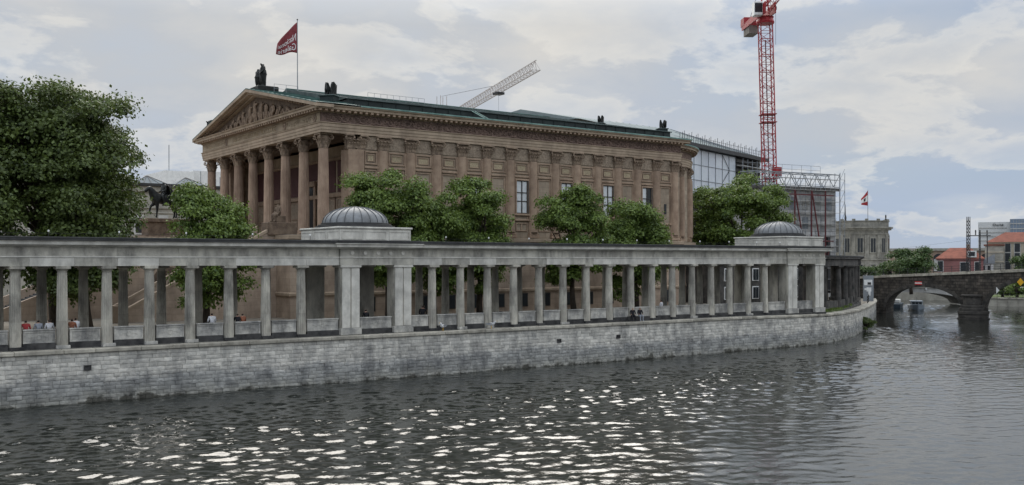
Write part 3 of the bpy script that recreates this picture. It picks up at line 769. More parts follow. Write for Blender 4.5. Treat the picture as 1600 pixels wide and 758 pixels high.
# ------------------------------------------------------------------ the temple-fronted museum
mus = thing('museum', 'large brown sandstone temple-fronted museum with Corinthian columns and green copper roof', 'museum', (63, 102.8, 3.2))
X0, X1 = 39.7, 87.2; Y0, Y1 = 85.95, 119.65; YM = 102.8
ZP, ZA = 10.9, 20.6      # portico floor, underside of the architrave
# podium
pod = MB()
pod.cbox(42.2, 87.0, 85.62, 119.98, 3.0, 10.6, .03); pod.build('podium', m_podium, mus)
MB().box(36.5, 42.19, 85.62, 119.98, 3.0, 10.6).build('portico_podium', m_podium, mus)
MB().lathe([(13.9, 3.0), (13.9, 10.6)], (87.0, YM, 0), 40, -math.pi/2, math.pi/2).build('apse_podium', m_podium, mus, True)
AP = [(87.2+13.4*math.sin(a), YM-13.4*math.cos(a)) for a in [math.pi*i/28 for i in range(29)]]
AP2 = [(87.0+13.9*math.sin(a), YM-13.9*math.cos(a)) for a in [math.pi*i/28 for i in range(29)]]
path_pod = [(87.0, 119.98), (36.5, 119.98), (36.5, 85.62), (87.0, 85.62), (87.0, 88.9)]+AP2[1:-1]+[(87.0, 116.7)]
MB().sweep([(-.1, 5.15), (.10, 5.15), (.16, 5.25), (.16, 5.45), (.06, 5.55), (-.1, 5.55)], path_pod, closed=True).build('belt_course', m_arch, mus)
MB().sweep([(-.1, 10.35), (.06, 10.35), (.22, 10.5), (.22, 10.85), (-.6, 10.89)], path_pod, closed=True).build('podium_cornice', m_arch, mus)
MB().box(36.6, 42.3, 85.8, 119.8, 10.6, 10.895).build('portico_floor', m_floor, mus)
# basement windows
for i in range(14):
    x = 44.8+3.07*i
    o = MB().cbox(x-.42, x+.42, 85.54, 85.62, 3.55, 5.0, .01).build('basement_window', m_frame, mus)
    MB().box(x-.30, x+.30, 85.525, 85.538, 3.65, 4.9).build('pane', m_glassd, o)
# side walls with bays
BX = [43.28+3.07*i for i in range(15)]
MB().box(43.0, 87.2, 86.22, 86.9, 10.9, ZA).build('side_wall', m_sand, mus)
MB().box(43.0, 87.2, 118.7, 119.4, 10.9, ZA).build('rear_side_wall', m_sand, mus)
ap = MB(); ap.sweep([(-.3, 10.9), (-.28, 10.9), (-.28, ZA), (-.3, ZA)], [(87.2, 86.3)]+AP+[(87.2, 119.3)]); ap.build('apse_wall', m_sand, mus)
# Corinthian capital
def corinth(r, hgt, sq=False):
    mb = MB()
    if sq: mb.cbox(-r, r, -.2, .35, 0, hgt*.86, .02)
    else: mb.lathe([(r, 0), (r*1.06, hgt*.03), (r, hgt*.07), (r*.96, hgt*.1), (r*1.0, hgt*.5), (r*1.22, hgt*.84)], n=20)
    def leaf(cx, cy, nx, ny, z0, hh, w, out_):
        t_ = Vector((-ny, nx, 0)); n_ = Vector((nx, ny, 0)); c_ = Vector((cx, cy, z0)); vs = []
        for (u, o_, wd) in ((0, .02, 1), (.45, .05, 1.15), (.8, .5*out_+.06, .95), (1.0, out_+.08, .55), (.86, out_+.13, .3)):
            p = c_+n_*o_+Vector((0, 0, hh*u))
            vs += [p-t_*w*wd*.5, p+n_*.03, p+t_*w*wd*.5]
        mb.add(vs, [(3*i+j, 3*i+j+1, 3*i+j+4, 3*i+j+3) for i in range(4) for j in range(2)])
    if sq:
        for row, (z0, hh, o_) in enumerate(((hgt*.08, hgt*.36, .14), (hgt*.26, hgt*.42, .2))):
            n = 4 if row == 0 else 3
            for i in range(n): leaf(-r+2*r*(i+.5)/n, -.2, 0, -1, z0, hh, 2*r/n*.9, o_)
            for s in (-1, 1): leaf(s*r, -.03, s, 0, z0, hh, .26, o_)
    else:
        for row, (z0, hh, o_) in enumerate(((hgt*.08, hgt*.36, .14), (hgt*.26, hgt*.42, .2))):
            for i in range(8):
                a = 2*math.pi*(i+.5*row)/8; leaf(r*math.cos(a), r*math.sin(a), math.cos(a), math.sin(a), z0, hh, r*.62, o_)
    # corner volutes
    q_ = r*1.28
    yy = (-.42, .2) if sq else (-q_, q_)
    for sx in (-1, 1):
        for y in (yy if not sq else (yy[0],)):
            d = Vector((sx, -1 if y < 0 else 1, 0)).normalized(); c_ = Vector((sx*q_, y, hgt*.74)); pts = []
            for k in range(11):
                a = -2.2+k*.62; rr = .20*(1-k/13)*hgt/1.4
                pts.append(c_+d*(rr*math.cos(a))+Vector((0, 0, rr*math.sin(a))))
            mb.tube([c_-d*(q_*.45)+Vector((0,0,-hgt*.28))]+pts, [.07]+[.075]*11, 5)
    if sq: mb.cbox(-r*1.38, r*1.38, -.46, .35, hgt*.88, hgt, .02)
    else: mb.cbox(-r*1.42, r*1.42, -r*1.42, r*1.42, hgt*.88, hgt, .03)
    return mb.mesh('capital', m_cap)
pcap = corinth(.56, 1.42, True)
_ps = MB().cbox(-.60, .60, -.10, .1, 0, ZA-1.42-11.55, .015)
_ps.lathe([(.54, 0), (.545, 2.5), (.52, 5.5), (.49, ZA-1.42-11.55)], (0, -.0, 0), 20, math.pi, 2*math.pi, cap=False)
psh = _ps.mesh('pilaster', m_sandp)
pba = MB(); pba.cbox(-.70, .70, -.36, .1, -.62, -.30, .02); pba.cbox(-.66, .66, -.32, .1, -.298, -.14, .05); pba.cbox(-.61, .61, -.27, .1, -.138, 0, .04); pbam = pba.mesh('pilaster_base', m_sandp)
for i, x in enumerate(BX):
    if i in (0,):
        continue
    o = place('pilaster', psh, mus, (x, 86.2, 11.55)); place('capital', pcap, o, (0, 0, ZA-1.42-11.55)); place('pilaster_base', pbam, o)
# the anta closing the portico and the paired end pier
for xa, xb, ya, yb in ((42.55, 44.25, 85.97, 87.6), (42.55, 44.25, 118.0, 119.63)):
    o = MB().cbox(xa, xb, ya, yb, 11.55, ZA-1.42, .03).build('anta', m_sandp, mus)
    for xx in (xa+.42, xb-.42): place('capital', pcap, o, (xx, ya+.22, ZA-1.42))
    MB().cbox(xa-.15, xb+.15, ya-.15, yb+.1, 10.9, 11.55, .05).build('anta_base', m_sandp, o)
for i in range(12):
    a = math.pi*(i+.35)/12; c_ = Vector((87.2+13.12*math.sin(a), YM-13.12*math.cos(a), 11.55))
    if c_.y < 118:
        o = place('pilaster', psh, mus, c_, a); place('capital', pcap, o, (0, 0, ZA-1.42-11.55)); place('pilaster_base', pbam, o)
WIN = {4, 6, 8, 10, 12}
for i in range(14):
    a, b_ = BX[i]+.62, BX[i+1]-.62
    if i == 0: a = 44.35
    w = b_-a
    MB().cbox(a, b_, 86.14, 86.23, 19.25, 20.52, .02).build('carved_panel', m_rel, mus)
    fr = MB(); z0, z1 = 17.82, 19.12
    for (p, q_, r_, s_) in ((a, b_, z1-.16, z1), (a, b_, z0, z0+.16), (a, a+.16, z0+.16, z1-.16), (b_-.16, b_, z0+.16, z1-.16)): fr.cbox(p, q_, 86.10, 86.23, r_, s_, .02)
    fr2 = (a+.3, b_-.3, z0+.3, z1-.3)
    for (p, q_, r_, s_) in ((fr2[0], fr2[1], fr2[3]-.08, fr2[3]), (fr2[0], fr2[1], fr2[2], fr2[2]+.08), (fr2[0], fr2[0]+.08, fr2[2]+.08, fr2[3]-.08), (fr2[1]-.08, fr2[1], fr2[2]+.08, fr2[3]-.08)): fr.cbox(p, q_, 86.13, 86.23, r_, s_, .012)
    o = fr.build('plaque_frame', m_sandp, mus)
    MB().box(fr2[0]+.08, fr2[1]-.08, 86.19, 86.23, fr2[2]+.08, fr2[3]-.08).build('plaque', m_plaq, o)
    MB().cbox(a-.04, b_+.04, 86.06, 86.23, 17.42, 17.64, .04).build('string_course', m_sandp, mus)
    fp = MB()
    for (p, q_, r_, s_) in ((a+.06, b_-.06, 17.2, 17.32), (a+.06, a+.18, 13.0, 17.2), (b_-.18, b_-.06, 13.0, 17.2)): fp.cbox(p, q_, 86.14, 86.23, r_, s_, .012)
    fp.build('panel_frame', m_sandp, mus)
    MB().cbox(a-.04, b_+.04, 86.02, 86.23, 12.75, 12.98, .04).build('sill_course', m_sandp, mus)
    bp_ = MB()
    for (p, q_, r_, s_) in ((a+.15, b_-.15, 12.45, 12.55), (a+.15, b_-.15, 11.65, 11.75), (a+.15, a+.25, 11.75, 12.45), (b_-.25, b_-.15, 11.75, 12.45), ((a+b_)/2-.06, (a+b_)/2+.06, 11.75, 12.45)): bp_.cbox(p, q_, 86.13, 86.23, r_, s_, .012)
    bp_.build('apron_panel', m_sandp, mus)
    if i in WIN:
        wa, wb, wz0, wz1 = a+.16, b_-.16, 13.55, 17.12
        wf = MB(); t_ = .13
        for (p, q_, r_, s_) in ((wa-.16, wb+.16, wz1, wz1+.16), (wa-.16, wa, wz0, wz1), (wb, wb+.16, wz0, wz1), (wa-.22, wb+.22, wz0-.2, wz0)): wf.cbox(p, q_, 86.0, 86.22, r_, s_, .015)
        o = wf.build('window', m_sandp, mus)
        mf = MB(); xm = (wa+wb)/2
        mf.box(wa, wa+.09, 86.10, 86.2, wz0, wz1); mf.box(wb-.09, wb, 86.10, 86.2, wz0, wz1); mf.box(xm-.06, xm+.06, 86.08, 86.2, wz0, wz1)
        for z in (wz0, wz0+(wz1-wz0)*.36, wz0+(wz1-wz0)*.62, wz1-.09): mf.box(wa+.09, xm-.06, 86.10, 86.2, z, z+.10); mf.box(xm+.06, wb-.09, 86.10, 86.2, z, z+.10)
        mf.build('frame', m_frame, o)
        for (p, q_) in ((wa+.09, xm-.06), (xm+.06, wb-.09)):
            for k, (r_, s_) in enumerate(((wz0+.10, wz0+(wz1-wz0)*.36), (wz0+(wz1-wz0)*.36+.10, wz0+(wz1-wz0)*.62), (wz0+(wz1-wz0)*.62+.10, wz1-.09))):
                MB().box(p, q_, 86.15, 86.19, r_, s_).build('pane', m_glassw if (k or i != 12) and not (i == 12 and q_ > xm+.2) else m_glassd, o)
        MB().box(wb-.02, wb+.1, 85.99, 86.0, wz0, wz1).build('window_reveal', m_frame, o)
MB().cbox(84.6, 84.95, 86.15, 86.23, 14.1, 15.3, .01).build('slit_window', m_glassd, mus)
# entablature
path_ent = [(X1, Y1), (X0, Y1), (X0, Y0), (X1, Y0), (X1, 89.4)]+AP[1:-1]+[(X1, 116.2)]
MB().sweep([(-.9, ZA), (-.02, ZA), (-.02, ZA+.26), (.03, ZA+.27), (.03, ZA+.55), (.08, ZA+.56), (.08, ZA+.82), (.16, ZA+.90), (.16, ZA+.96), (-.9, ZA+.97)], path_ent, closed=True).build('architrave', m_arch, mus)
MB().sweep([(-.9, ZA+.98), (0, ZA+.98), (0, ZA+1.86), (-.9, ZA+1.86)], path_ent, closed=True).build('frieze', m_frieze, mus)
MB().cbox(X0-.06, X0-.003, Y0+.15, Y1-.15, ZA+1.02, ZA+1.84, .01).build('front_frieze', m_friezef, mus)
MB().sweep([(-.9, ZA+1.87), (.06, ZA+1.87), (.12, ZA+1.93), (.12, ZA+1.97), (.78, ZA+2.14), (.80, ZA+2.34), (.90, ZA+2.40), (.95, ZA+2.50), (-.9, ZA+2.52)], path_ent, closed=True).build('cornice', m_arch, mus)
mo = MB()
for i in range(80):
    x = X0-.5+.6*i
    if x < X1: mo.box(x, x+.26, Y0-.72, Y0-.1, ZA+1.93, ZA+2.12)
for i in range(58):
    y = Y0-.4+.6*i
    if y < Y1: mo.box(X0-.72, X0-.1, y, y+.26, ZA+1.93, ZA+2.12)
for i in range(40):
    a = math.pi*(i+.5)/40; c_ = Vector((X1+13.7*math.sin(a), YM-13.7*math.cos(a), 0))
    k = MB().box(-.13, .13, -.32, .32, ZA+1.93, ZA+2.12).xf(Matrix.Translation(c_) @ Matrix.Rotation(a, 4, 'Z')); mo.add(k.v, k.f)
mo.build('modillions', m_sandp, mus)['kind'] = 'stuff'
# carved scrolls on the side frieze (real relief)
fz = MB(); rf_ = random.Random(8)
x = X0+.3
while x < X1-.4:
    zc = ZA+1.42; s = 1 if int(x*2) % 2 else -1; r = rf_.uniform(.22, .32)
    pts = [(x+.35+r*(1-k/11)*math.cos(s*k*.75), Y0-.02-.02*math.sin(k), zc+r*(1-k/11)*math.sin(s*k*.75)) for k in range(9)]
    fz.tube(pts, [.055]*9, 4); fz.ell((x+.35, Y0-.03, zc), (.09, .06, .09), 6, 4)
    fz.tube([(x, Y0-.02, zc-s*.3), (x+.3, Y0-.05, zc-s*.34), (x+.68, Y0-.02, zc-s*.2)], [.05, .06, .04], 4)
    x += .62
fz.build('frieze_scrolls', m_frieze, mus)['kind'] = 'stuff'
# front inscription and roundels
def text_mesh(txt, size, mat, extrude=.01):
    c = bpy.data.curves.new('t', 'FONT'); c.body = txt; c.size = size; c.extrude = extrude; c.align_x = 'CENTER'; c.align_y = 'CENTER'; c.resolution_u = 3
    o = bpy.data.objects.new('t', c); COL.objects.link(o)
    me_ = bpy.data.meshes.new_from_object(o.evaluated_get(bpy.context.evaluated_depsgraph_get()))
    bpy.data.objects.remove(o); bpy.data.curves.remove(c); me_.materials.clear(); me_.materials.append(mat); return me_
m_gold = plain('dull_gilding', (.26, .185, .09), .5)
tm = text_mesh('DER DEVTSCHEN KVNST MDCCCLXXI', .72, m_gold)
ti = place('inscription', tm, mus, (X0-.075, YM, ZA+1.43)); ti.rotation_euler = (R_(90), 0, R_(-90)); ti['kind'] = 'stuff'
for y in (YM-8.4, YM+8.4, YM-15.6):
    k = MB().lathe([(.40, 0), (.40, .06), (.30, .07), (.30, .03), (.12, .04), (.10, .08)], n=20).xf(Matrix.Translation((X0-.06, y, ZA+1.43)) @ Matrix.Rotation(R_(-90), 4, 'Y')); k.build('roundel', m_cap, mus)
sw = MB(); rf_ = random.Random(9)
for s in (-1, 1):
    for k in range(14):
        y = YM+s*(9.1+k*.46); c_ = ZA+1.43
        sw.tube([(X0-.07, y+.2*math.cos(j*.8)*(1-j/10), c_+.26*math.sin(j*.8+k)*(1-j/10)) for j in range(8)], [.045]*8, 4)
sw.build('frieze_carving', m_friezef, mus)['kind'] = 'stuff'
# front columns
mshaft = fluted(.56, .46, 0, 7.72, 20, .04, 6, .02).mesh('column', m_sandcol)
mcap = corinth(.47, 1.42)
mbase = MB().lathe([(.74, -.30), (.76, -.24), (.72, -.16), (.64, -.13), (.62, -.08), (.66, -.03), (.60, .01)], n=28); mbase.cbox(-.78, .78, -.78, .78, -.56, -.302, .02); mbasem = mbase.mesh('column_base', m_sandp)
for k in range(8):
    y = 87.05+4.5*k
    o = place('column', mshaft, mus, (40.45, y, 11.46)); place('capital', mcap, o, (0, 0, 7.72)); place('column_base', mbasem, o)
# portico back wall, at two sides plain bands, maroon fields above reliefs
XB = 46.2
MB().box(XB, XB+.5, 86.9, 118.7, 10.9, ZA).build('portico_wall', m_arch, mus)
for k in range(7):
    y0, y1 = 87.3+4.5*k, 91.3+4.5*k
    if k == 3:
        o = MB().box(XB-.10, XB-.003, y0+.6, y1-.6, 10.9, 16.6).build('doorway', m_glassd, mus)
        fr = MB(); fr.cbox(XB-.3, XB-.11, y0+.2, y0+.6, 10.9, 16.6, .02); fr.cbox(XB-.3, XB-.11, y1-.6, y1-.2, 10.9, 16.6, .02); fr.cbox(XB-.45, XB-.11, y0-.0, y1, 16.6, 17.2, .04); fr.build('door_surround', m_sandp, o)
    MB().box(XB-.06, XB-.002, y0, y1, 15.75 if k != 3 else 17.3, 19.1).build('maroon_field', m_maroon, mus)
    if k != 3:
        fr = MB()
        for (p, q_, r_, s_) in ((y0, y1, 14.95, 15.1), (y0, y1, 13.1, 13.25), (y0, y0+.15, 13.25, 14.95), (y1-.15, y1, 13.25, 14.95)): fr.cbox(XB-.12, XB-.001, p, q_, r_, s_, .015)
        o = fr.build('relief_frame', m_sandp, mus); MB().box(XB-.07, XB-.002, y0+.15, y1-.15, 13.25, 14.95).build('relief', m_rel, o)
        for z0 in (11.2,):
            fr = MB()
            for (p, q_, r_, s_) in ((y0, y1, 12.75, 12.87), (y0, y1, z0, z0+.12), (y0, y0+.12, z0+.12, 12.75), (y1-.12, y1, z0+.12, 12.75)): fr.cbox(XB-.10, XB-.001, p, q_, r_, s_, .015)
            fr.build('dado_frame', m_sandp, mus)
MB().cbox(XB-.28, XB-.003, 87.62, 117.98, 15.2, 15.65, .05).build('portico_string', m_sandp, mus)
MB().cbox(XB-.28, XB-.003, 87.62, 117.98, 19.15, 19.45, .05).build('portico_moulding', m_sandp, mus)
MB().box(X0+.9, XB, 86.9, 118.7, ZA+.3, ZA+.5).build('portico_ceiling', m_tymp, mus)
for ya in (87.61, 117.9):
    MB().box(43.0, XB, ya-.5, ya, 10.9, ZA).build('portico_return', m_maroon, mus) if ya < 100 else None
# pediment
ZE = ZA+2.53; HW = (Y1-Y0)/2+.95; YS0, YS1 = YM-HW, YM+HW; AH = 3.72
sl = AH/HW
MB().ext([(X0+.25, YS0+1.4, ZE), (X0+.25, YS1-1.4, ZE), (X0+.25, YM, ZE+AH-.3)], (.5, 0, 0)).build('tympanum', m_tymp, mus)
for s in (-1, 1):
    rk = MB(); e_ = YM+s*HW
    def sec(t_):  # point along the rake
        return (e_+(YM-e_)*t_, ZE+AH*t_)
    for (xa, xb, d0, d1, nm) in ((X0-.95, X0+.9, -.28, .02, 'raking_cornice'), (X0-.62, X0+.9, -.52, -.28, 'raking_cornice'), (X0-.12, X0+.9, -.72, -.52, 'raking_cornice')):
        (ya, za), (yb, zb) = sec(0.0), sec(1.0)
        if d0 < -.3: (ya, za) = sec(.06 if d0 > -.6 else .09)
        mk = MB(); mk.ext([(xa, ya, za+d0 if d0 > -.3 else max(za+d0, ZE-.0)), (xa, yb, zb+d0), (xa, yb, zb+d1), (xa, ya, za+d1)], (xb-xa, 0, 0)); mk.build(nm, m_arch, mus)
    rm = MB()
    for k in range(26):
        t_ = .09+.035*k
        if t_ > .985: break
        (y, z) = sec(t_); rm.box(X0-.56, X0-.1, y-.12, y+.12, z-.48, z-.30)
    o = rm.build('raking_modillions', m_sandp, mus); o['kind'] = 'stuff'
# relief figures in the tympanum
poses = []
rp_ = random.Random(4)
for k in range(-7, 8):
    y = YM+k*1.72+rp_.uniform(-.2, .2); room = (ZE+AH-.8)-ZE-abs(y-YM)*sl
    if room < .55: continue
    pz = 'stand' if room > 2.0 else 'sit'
    hgt = (1.72 if pz == 'stand' else 1.3); s = min(room*.92/hgt, 1.55)
    J = [list(j) for j in human(pz)]
    lean = rp_.uniform(-.2, .2); arm = rp_.choice((-1, 1))
    J2 = []
    for n_, (c_, r) in enumerate(J):
        x, y_, z = c_
        if n_ in (6, 7) and arm < 0: x -= .18; z += .45*(n_-5)*.6
        if n_ in (9, 10) and arm > 0: x += .18; z += .45*(n_-8)*.6
        r = r*1.45 if n_ > 10 or n_ < 3 else r*1.25
        J2.append(((x+lean*z, y_*.6, z), r))
    me_ = skin(J2, HUM_E, 1); me_.materials.append(m_fig)
    o = place('relief_figure', me_, mus, (X0+.12, y, ZE+.02), R_(-90), (s*1.15, s*.8, s))
for k in range(9):   # drapery and reclining forms filling the corners
    for sg in (-1, 1):
        y = YM+sg*(1.2+k*1.55); room = AH-.8-abs(y-YM)*sl
        if room < .2: continue
        pts = [(X0+.2, y+sg*(j*.22-.6), ZE+.15+room*.35*(1+math.sin(j*1.3+k))*.6) for j in range(7)]
        MB().tube(pts, [.12, .17, .2, .18, .2, .16, .1], 6).build('relief_drapery', m_fig, mus, True)
# roofs
rf = MB()
for s in (-1, 1):
    e_ = YM+s*HW
    rf.add([(X0-.95, e_, ZE+.024), (43.4, e_, ZE+.024), (43.4, YM, ZE+AH+.024), (X0-.95, YM, ZE+AH+.024)], [(0,1,2,3)])
    rf.add([(X0-.95, e_, ZE+.12), (43.4, e_, ZE+.12), (43.4, YM, ZE+AH+.12), (X0-.95, YM, ZE+AH+.12)], [(0,1,2,3)])
    rf.add([(X0-.95, e_, ZE+.024), (X0-.95, e_, ZE+.12), (X0-.95, YM, ZE+AH+.12), (X0-.95, YM, ZE+AH+.024)], [(0,1,2,3)])
rf.build('portico_roof', m_copper, mus)
for s in (-1, 1):
    for k in range(1, 14):
        t_ = k/14; y = YM+s*HW*(1-t_); z = ZE+AH*t_+.13
        MB().box(X0-.9, 43.4, y-.03, y+.03, z-.02, z+.05).build('roof_seam', m_copper, mus)
YA0, YA1 = 87.6, 118.0; ZT = ZE+1.12
lr = MB(); lr.add([(43.4, YS0, ZE+.05), (X1+.9, YS0, ZE+.05), (X1+.9, YA0, ZE+.35), (43.4, YA0, ZE+.35)], [(0,1,2,3)])
lr.add([(43.4, YS1, ZE+.05), (X1+.9, YS1, ZE+.05), (X1+.9, YA1, ZE+.35), (43.4, YA1, ZE+.35)], [(0,1,2,3)]); lr.build('lower_roof', m_attic, mus)
at = MB(); at.box(43.41, 87.0, YA0, YA1, ZE+.1, ZT); at.build('attic', m_attic, mus)
sm = MB()
for k in range(28): x = 44+k*1.55; MB().box(x-.03, x+.03, YA0-.06, YA0-.002, ZE+.36, ZT-.05).build('attic_batten', m_attic, mus)
MB().cbox(43.2, 87.2, YA0-.16, YA0+.1, ZT+.002, ZT+.11, .02).build('attic_coping', m_zinc, mus)
ur = MB(); rx0, rx1 = 44.5, 80.0; ZR = ZE+AH+.45
ur.add([(43.3, YA0, ZT+.11), (87.1, YA0, ZT+.11), (rx1, YM, ZR), (43.3, YM, ZR), (43.3, YA1, ZT+.11), (87.1, YA1, ZT+.11)], [(0,1,2,3), (4,3,2,5), (1,5,2), (0,3,4)])
ur.build('upper_roof', m_zinc, mus)
for k in range(36):
    x = 44.4+k*1.03
    MB().bar((x, YA0, ZT+.13), (x, YM, ZR+.02), .035, 4).build('roof_seam', m_zinc, mus)
MB().cbox(43.3, rx1, YM-.18, YM+.18, ZR-.02, ZR+.12, .03).build('ridge_cap', m_copper, mus)
ac = MB(); ac.lathe([(14.3, ZE+.05), (12.0, ZE+.5), (11.9, ZE+1.3), (.5, ZR-1.0)], (X1, YM, 0), 32, -math.pi/2, math.pi/2); ac.build('apse_roof', m_attic, mus)
gt = MB(); gt.sweep([(.86, ZE-.02), (.98, ZE-.01), (1.0, ZE+.12), (.86, ZE+.13)], [(43.4, Y0), (X1, Y0), (X1, 89.4)]+AP[1:14]); gt.build('gutter', m_gutter, mus)
for x in (57.6, 58.0): MB().bar((x, YA0-.2, ZT+.05), (x+.25, YS0+.3, ZE+.18), .04, 4).build('roof_ladder_rail', m_gutter, mus)
def railing(nm, p0, p1, hgt, n, root, mt=m_railing, r=.022, lev=2):
    p0, p1 = Vector(p0), Vector(p1)
    for i in range(n+1):
        p = p0.lerp(p1, i/n); MB().bar(p, p+Vector((0,0,hgt)), r, 4).build('railing_post', mt, root)
    for k in range(1, lev+1):
        h_ = Vector((0,0,hgt*k/lev)); MB().bar(p0+h_, p1+h_, r, 4).build('railing_rail', mt, root)
railing('r', (40.9, 100.2, ZE+3.2), (43.6, 100.2, ZE+3.2), .95, 2, mus)
railing('r', (50.6, 97.5, ZE+2.9), (57.8, 97.5, ZE+2.9), .9, 9, mus)
# staircase in front of the portico
stair = thing('grand_staircase', 'sandstone double staircase rising to the museum portico with sloping balustrades', 'staircase', (30, 100, 3.2))
MB().cbox(24.4, 36.45, 96.5, 109.1, 3.0, 10.3, .03).build('stair_block', m_podium, stair)
MB().cbox(24.3, 36.48, 96.4, 109.2, 10.302, 10.75, .04).build('stair_block_cornice', m_arch, stair)
ar = MB(); pts = [(24.38, 100.6+2.2+2.2*math.cos(a), 6.6+2.2*math.sin(a)) for a in [math.pi*k/14 for k in range(15)]]
ar.ext([(24.38, 105.0, 3.2)]+pts+[(24.38, 100.6, 3.2)], (-.05, 0, 0)); ar.build('niche', m_tymp, stair)
ar2 = MB(); pts2 = [(27.2+1.5+1.5*math.cos(a), 96.48, 6.4+1.5*math.sin(a)) for a in [math.pi*k/14 for k in range(15)]]
ar2.ext([(30.2, 96.48, 3.2)]+pts2+[(27.2, 96.48, 3.2)], (0, -.05, 0)); ar2.build('niche', m_tymp, stair)
nst = 44
for (ya, yb) in ((89.3, 93.6), (112.0, 116.3)):
    for k in range(nst):
        x = 22.6+k*.315; z = 3.12+(k+1)*.175
        MB().box(x, 36.48 if k == nst-1 else x+.7, ya, yb, max(3.0, z-.5), z).build('stair_tread', m_floor, stair)
    for y in (ya-.45, yb+.02):
        zz_ = lambda x: 3.9+(x-22.6)*.556
        MB().ext([(22.3, y, 3.0), (36.48, y, 3.0), (36.48, y, zz_(36.4)), (22.3, y, zz_(22.3))], (0, .43, 0)).build('wing_wall', m_podium, stair)
        MB().ext([(22.2, y-.06, zz_(22.2)), (36.48, y-.06, zz_(36.48)), (36.48, y-.06, zz_(36.48)+.28), (22.2, y-.06, zz_(22.2)+.28)], (0, .55, 0)).build('balustrade_cap', m_arch, stair)
    MB().cbox(21.3, 22.3, ya-.55, ya+.1, 3.0, 4.6, .04).build('newel', m_arch, stair)
for k in range(24):
    x = 14.5+k*.36; z = 3.12+(k+1)*.16
    MB().box(x, x+.8 if k < 23 else 24.3, 97.5, 108, max(3.0, z-.5), z).build('stair_tread', m_dark, stair)
for y in (96.9, 108.1):
    MB().ext([(14.2, y, 3.0), (24.28, y, 3.0), (24.28, y, 8.2), (14.2, y, 4.1)], (0, .5, 0)).build('wing_wall', m_podium, stair)
MB().cbox(35.6, 38.5, 88.6, 90.4, 10.9, 12.1, .04).build('statue_pedestal', m_tymp, stair)

# --MARK--
# ------------------------------------------------------------------ sculpture on and around the museum
def fig_part(name, root, J, mat, loc, rotz, s, edges=HUM_E, sub=1, sc3=None):
    me_ = skin(J, edges, sub); me_.materials.append(mat)
    return place(name, me_, root, loc, rotz, sc3 or (s, s, s))
def robed(J):
    # draped figure: heavier hips and legs held together
    out = []
    for n_, (c_, r) in enumerate(J):
        if n_ in (11, 12, 13, 15, 16, 17): c_ = (c_[0]*.75, c_[1], c_[2]); r = r*1.9
        elif n_ in (0, 1, 2): r = r*1.25
        elif n_ in (14, 18): r = r*1.6
        else: r = r*1.15
        out.append((c_, r))
    return out
g = thing('statue_group', 'dark group of three draped figures standing on the pediment peak', 'statue', (40.6, 102.2, ZE+3.5))
MB().cbox(39.3, 41.6, 100.6, 103.9, ZE+3.3, ZE+3.95, .06).build('plinth', m_bronze, g)
J = robed(human('stand'))
for dx_, dy_, s, rz, up in ((0, .95, 1.32, R_(-80), 0), (.1, .0, 1.56, R_(-95), 1), (-.1, -.60, 1.50, R_(-110), 2)):
    K = [(c, r) for c, r in J]
    if up == 1: K[9] = ((.34, -.1, 1.32), .055); K[10] = ((.36, -.2, 1.58), .042)
    if up == 2: K[6] = ((-.36, .0, 1.22), .06); K[7] = ((-.42, -.08, 1.0), .05)
    fig_part('figure', g, K, m_bronze, (40.3+dx_, 102.15+dy_, ZE+3.95), rz, s, sc3=(s*1.45, s*1.5, s))
def winged(label, loc, s, rotz, ped=True):
    t_ = thing('winged_ornament', label, 'sculpture', loc, rotz, 'winged roof ornaments', world_kids=False)
    if ped:
        MB().cbox(-.85, .85, -.75, .75, -.55, .12, .05).build('pedestal', m_attic, t_); MB().cbox(-1.0, 1.0, -.9, .9, .121, .26, .04).build('pedestal_cap', m_zinc, t_)
    J = [((0, .1, .75), .30), ((0, -.15, 1.05), .26), ((0, -.28, 1.38), .14), ((0, -.40, 1.62), .15), ((0, -.60, 1.56), .06), ((0, .45, .45), .22), ((0, .8, .36), .10), ((-.22, -.15, .45), .13), ((-.22, -.28, .28), .08), ((.22, -.15, .45), .13), ((.22, -.28, .28), .08)]
    E_ = [(0,1),(1,2),(2,3),(3,4),(0,5),(5,6),(0,7),(7,8),(0,9),(9,10)]
    fig_part('body', t_, [(c, r) for c, r in J], m_bronze, None, 0, 1, E_)
    for sd in (-1, 1):
        out_ = [(.0,.0,.35),(-.1,.0,.9),(.02,.0,1.45),(.22,.0,1.78),(.5,.0,1.86),(.78,.0,1.72),(.98,.0,1.35),(1.08,.0,.9),(1.05,.0,.45),(.7,.0,.3)]
        wg = MB(); wg.ext([(sd*(.28+.12*p[0]), p[0]-.25, p[2]) for p in out_], (sd*.14, 0, 0)); w_ = wg.build('wing', m_bronze, t_)
        for k in range(5):
            MB().bar((sd*(.44+.1*k*.12), -.1+.22*k, .4), (sd*(.46+.12*k*.2), .0+.2*k, 1.72-.07*abs(k-2)), .045, 5).build('feather', m_bronze, w_)
    t_.scale = (s,)*3
    return t_
winged('dark winged ornament on a pedestal at the near front corner of the roof', (41.6, 88.2, 24.25), .86, R_(-50))
winged('small winged ornament at the far left corner of the pediment', (40.2, 118.6, 24.0), .8, R_(-90), False)
winged('single small winged ornament standing halfway up the far roof slope', (82.0, 95.0, 25.7), .62, R_(-60))
winged('dark winged ornament at the far right end of the attic', (86.3, 88.3, 24.6), .66, R_(160))
sf = thing('seated_statue', 'dark seated stone figure on the stair pedestal before the portico', 'statue', (37.0, 89.5, 12.1))
fig_part('figure', sf, robed(human('sit')), m_tymp, (37.0, 89.6, 12.1), R_(-70), 1.45)
MB().cbox(36.6, 37.6, 89.2, 90.1, 12.1, 12.75, .05).build('stone_seat', m_tymp, sf)
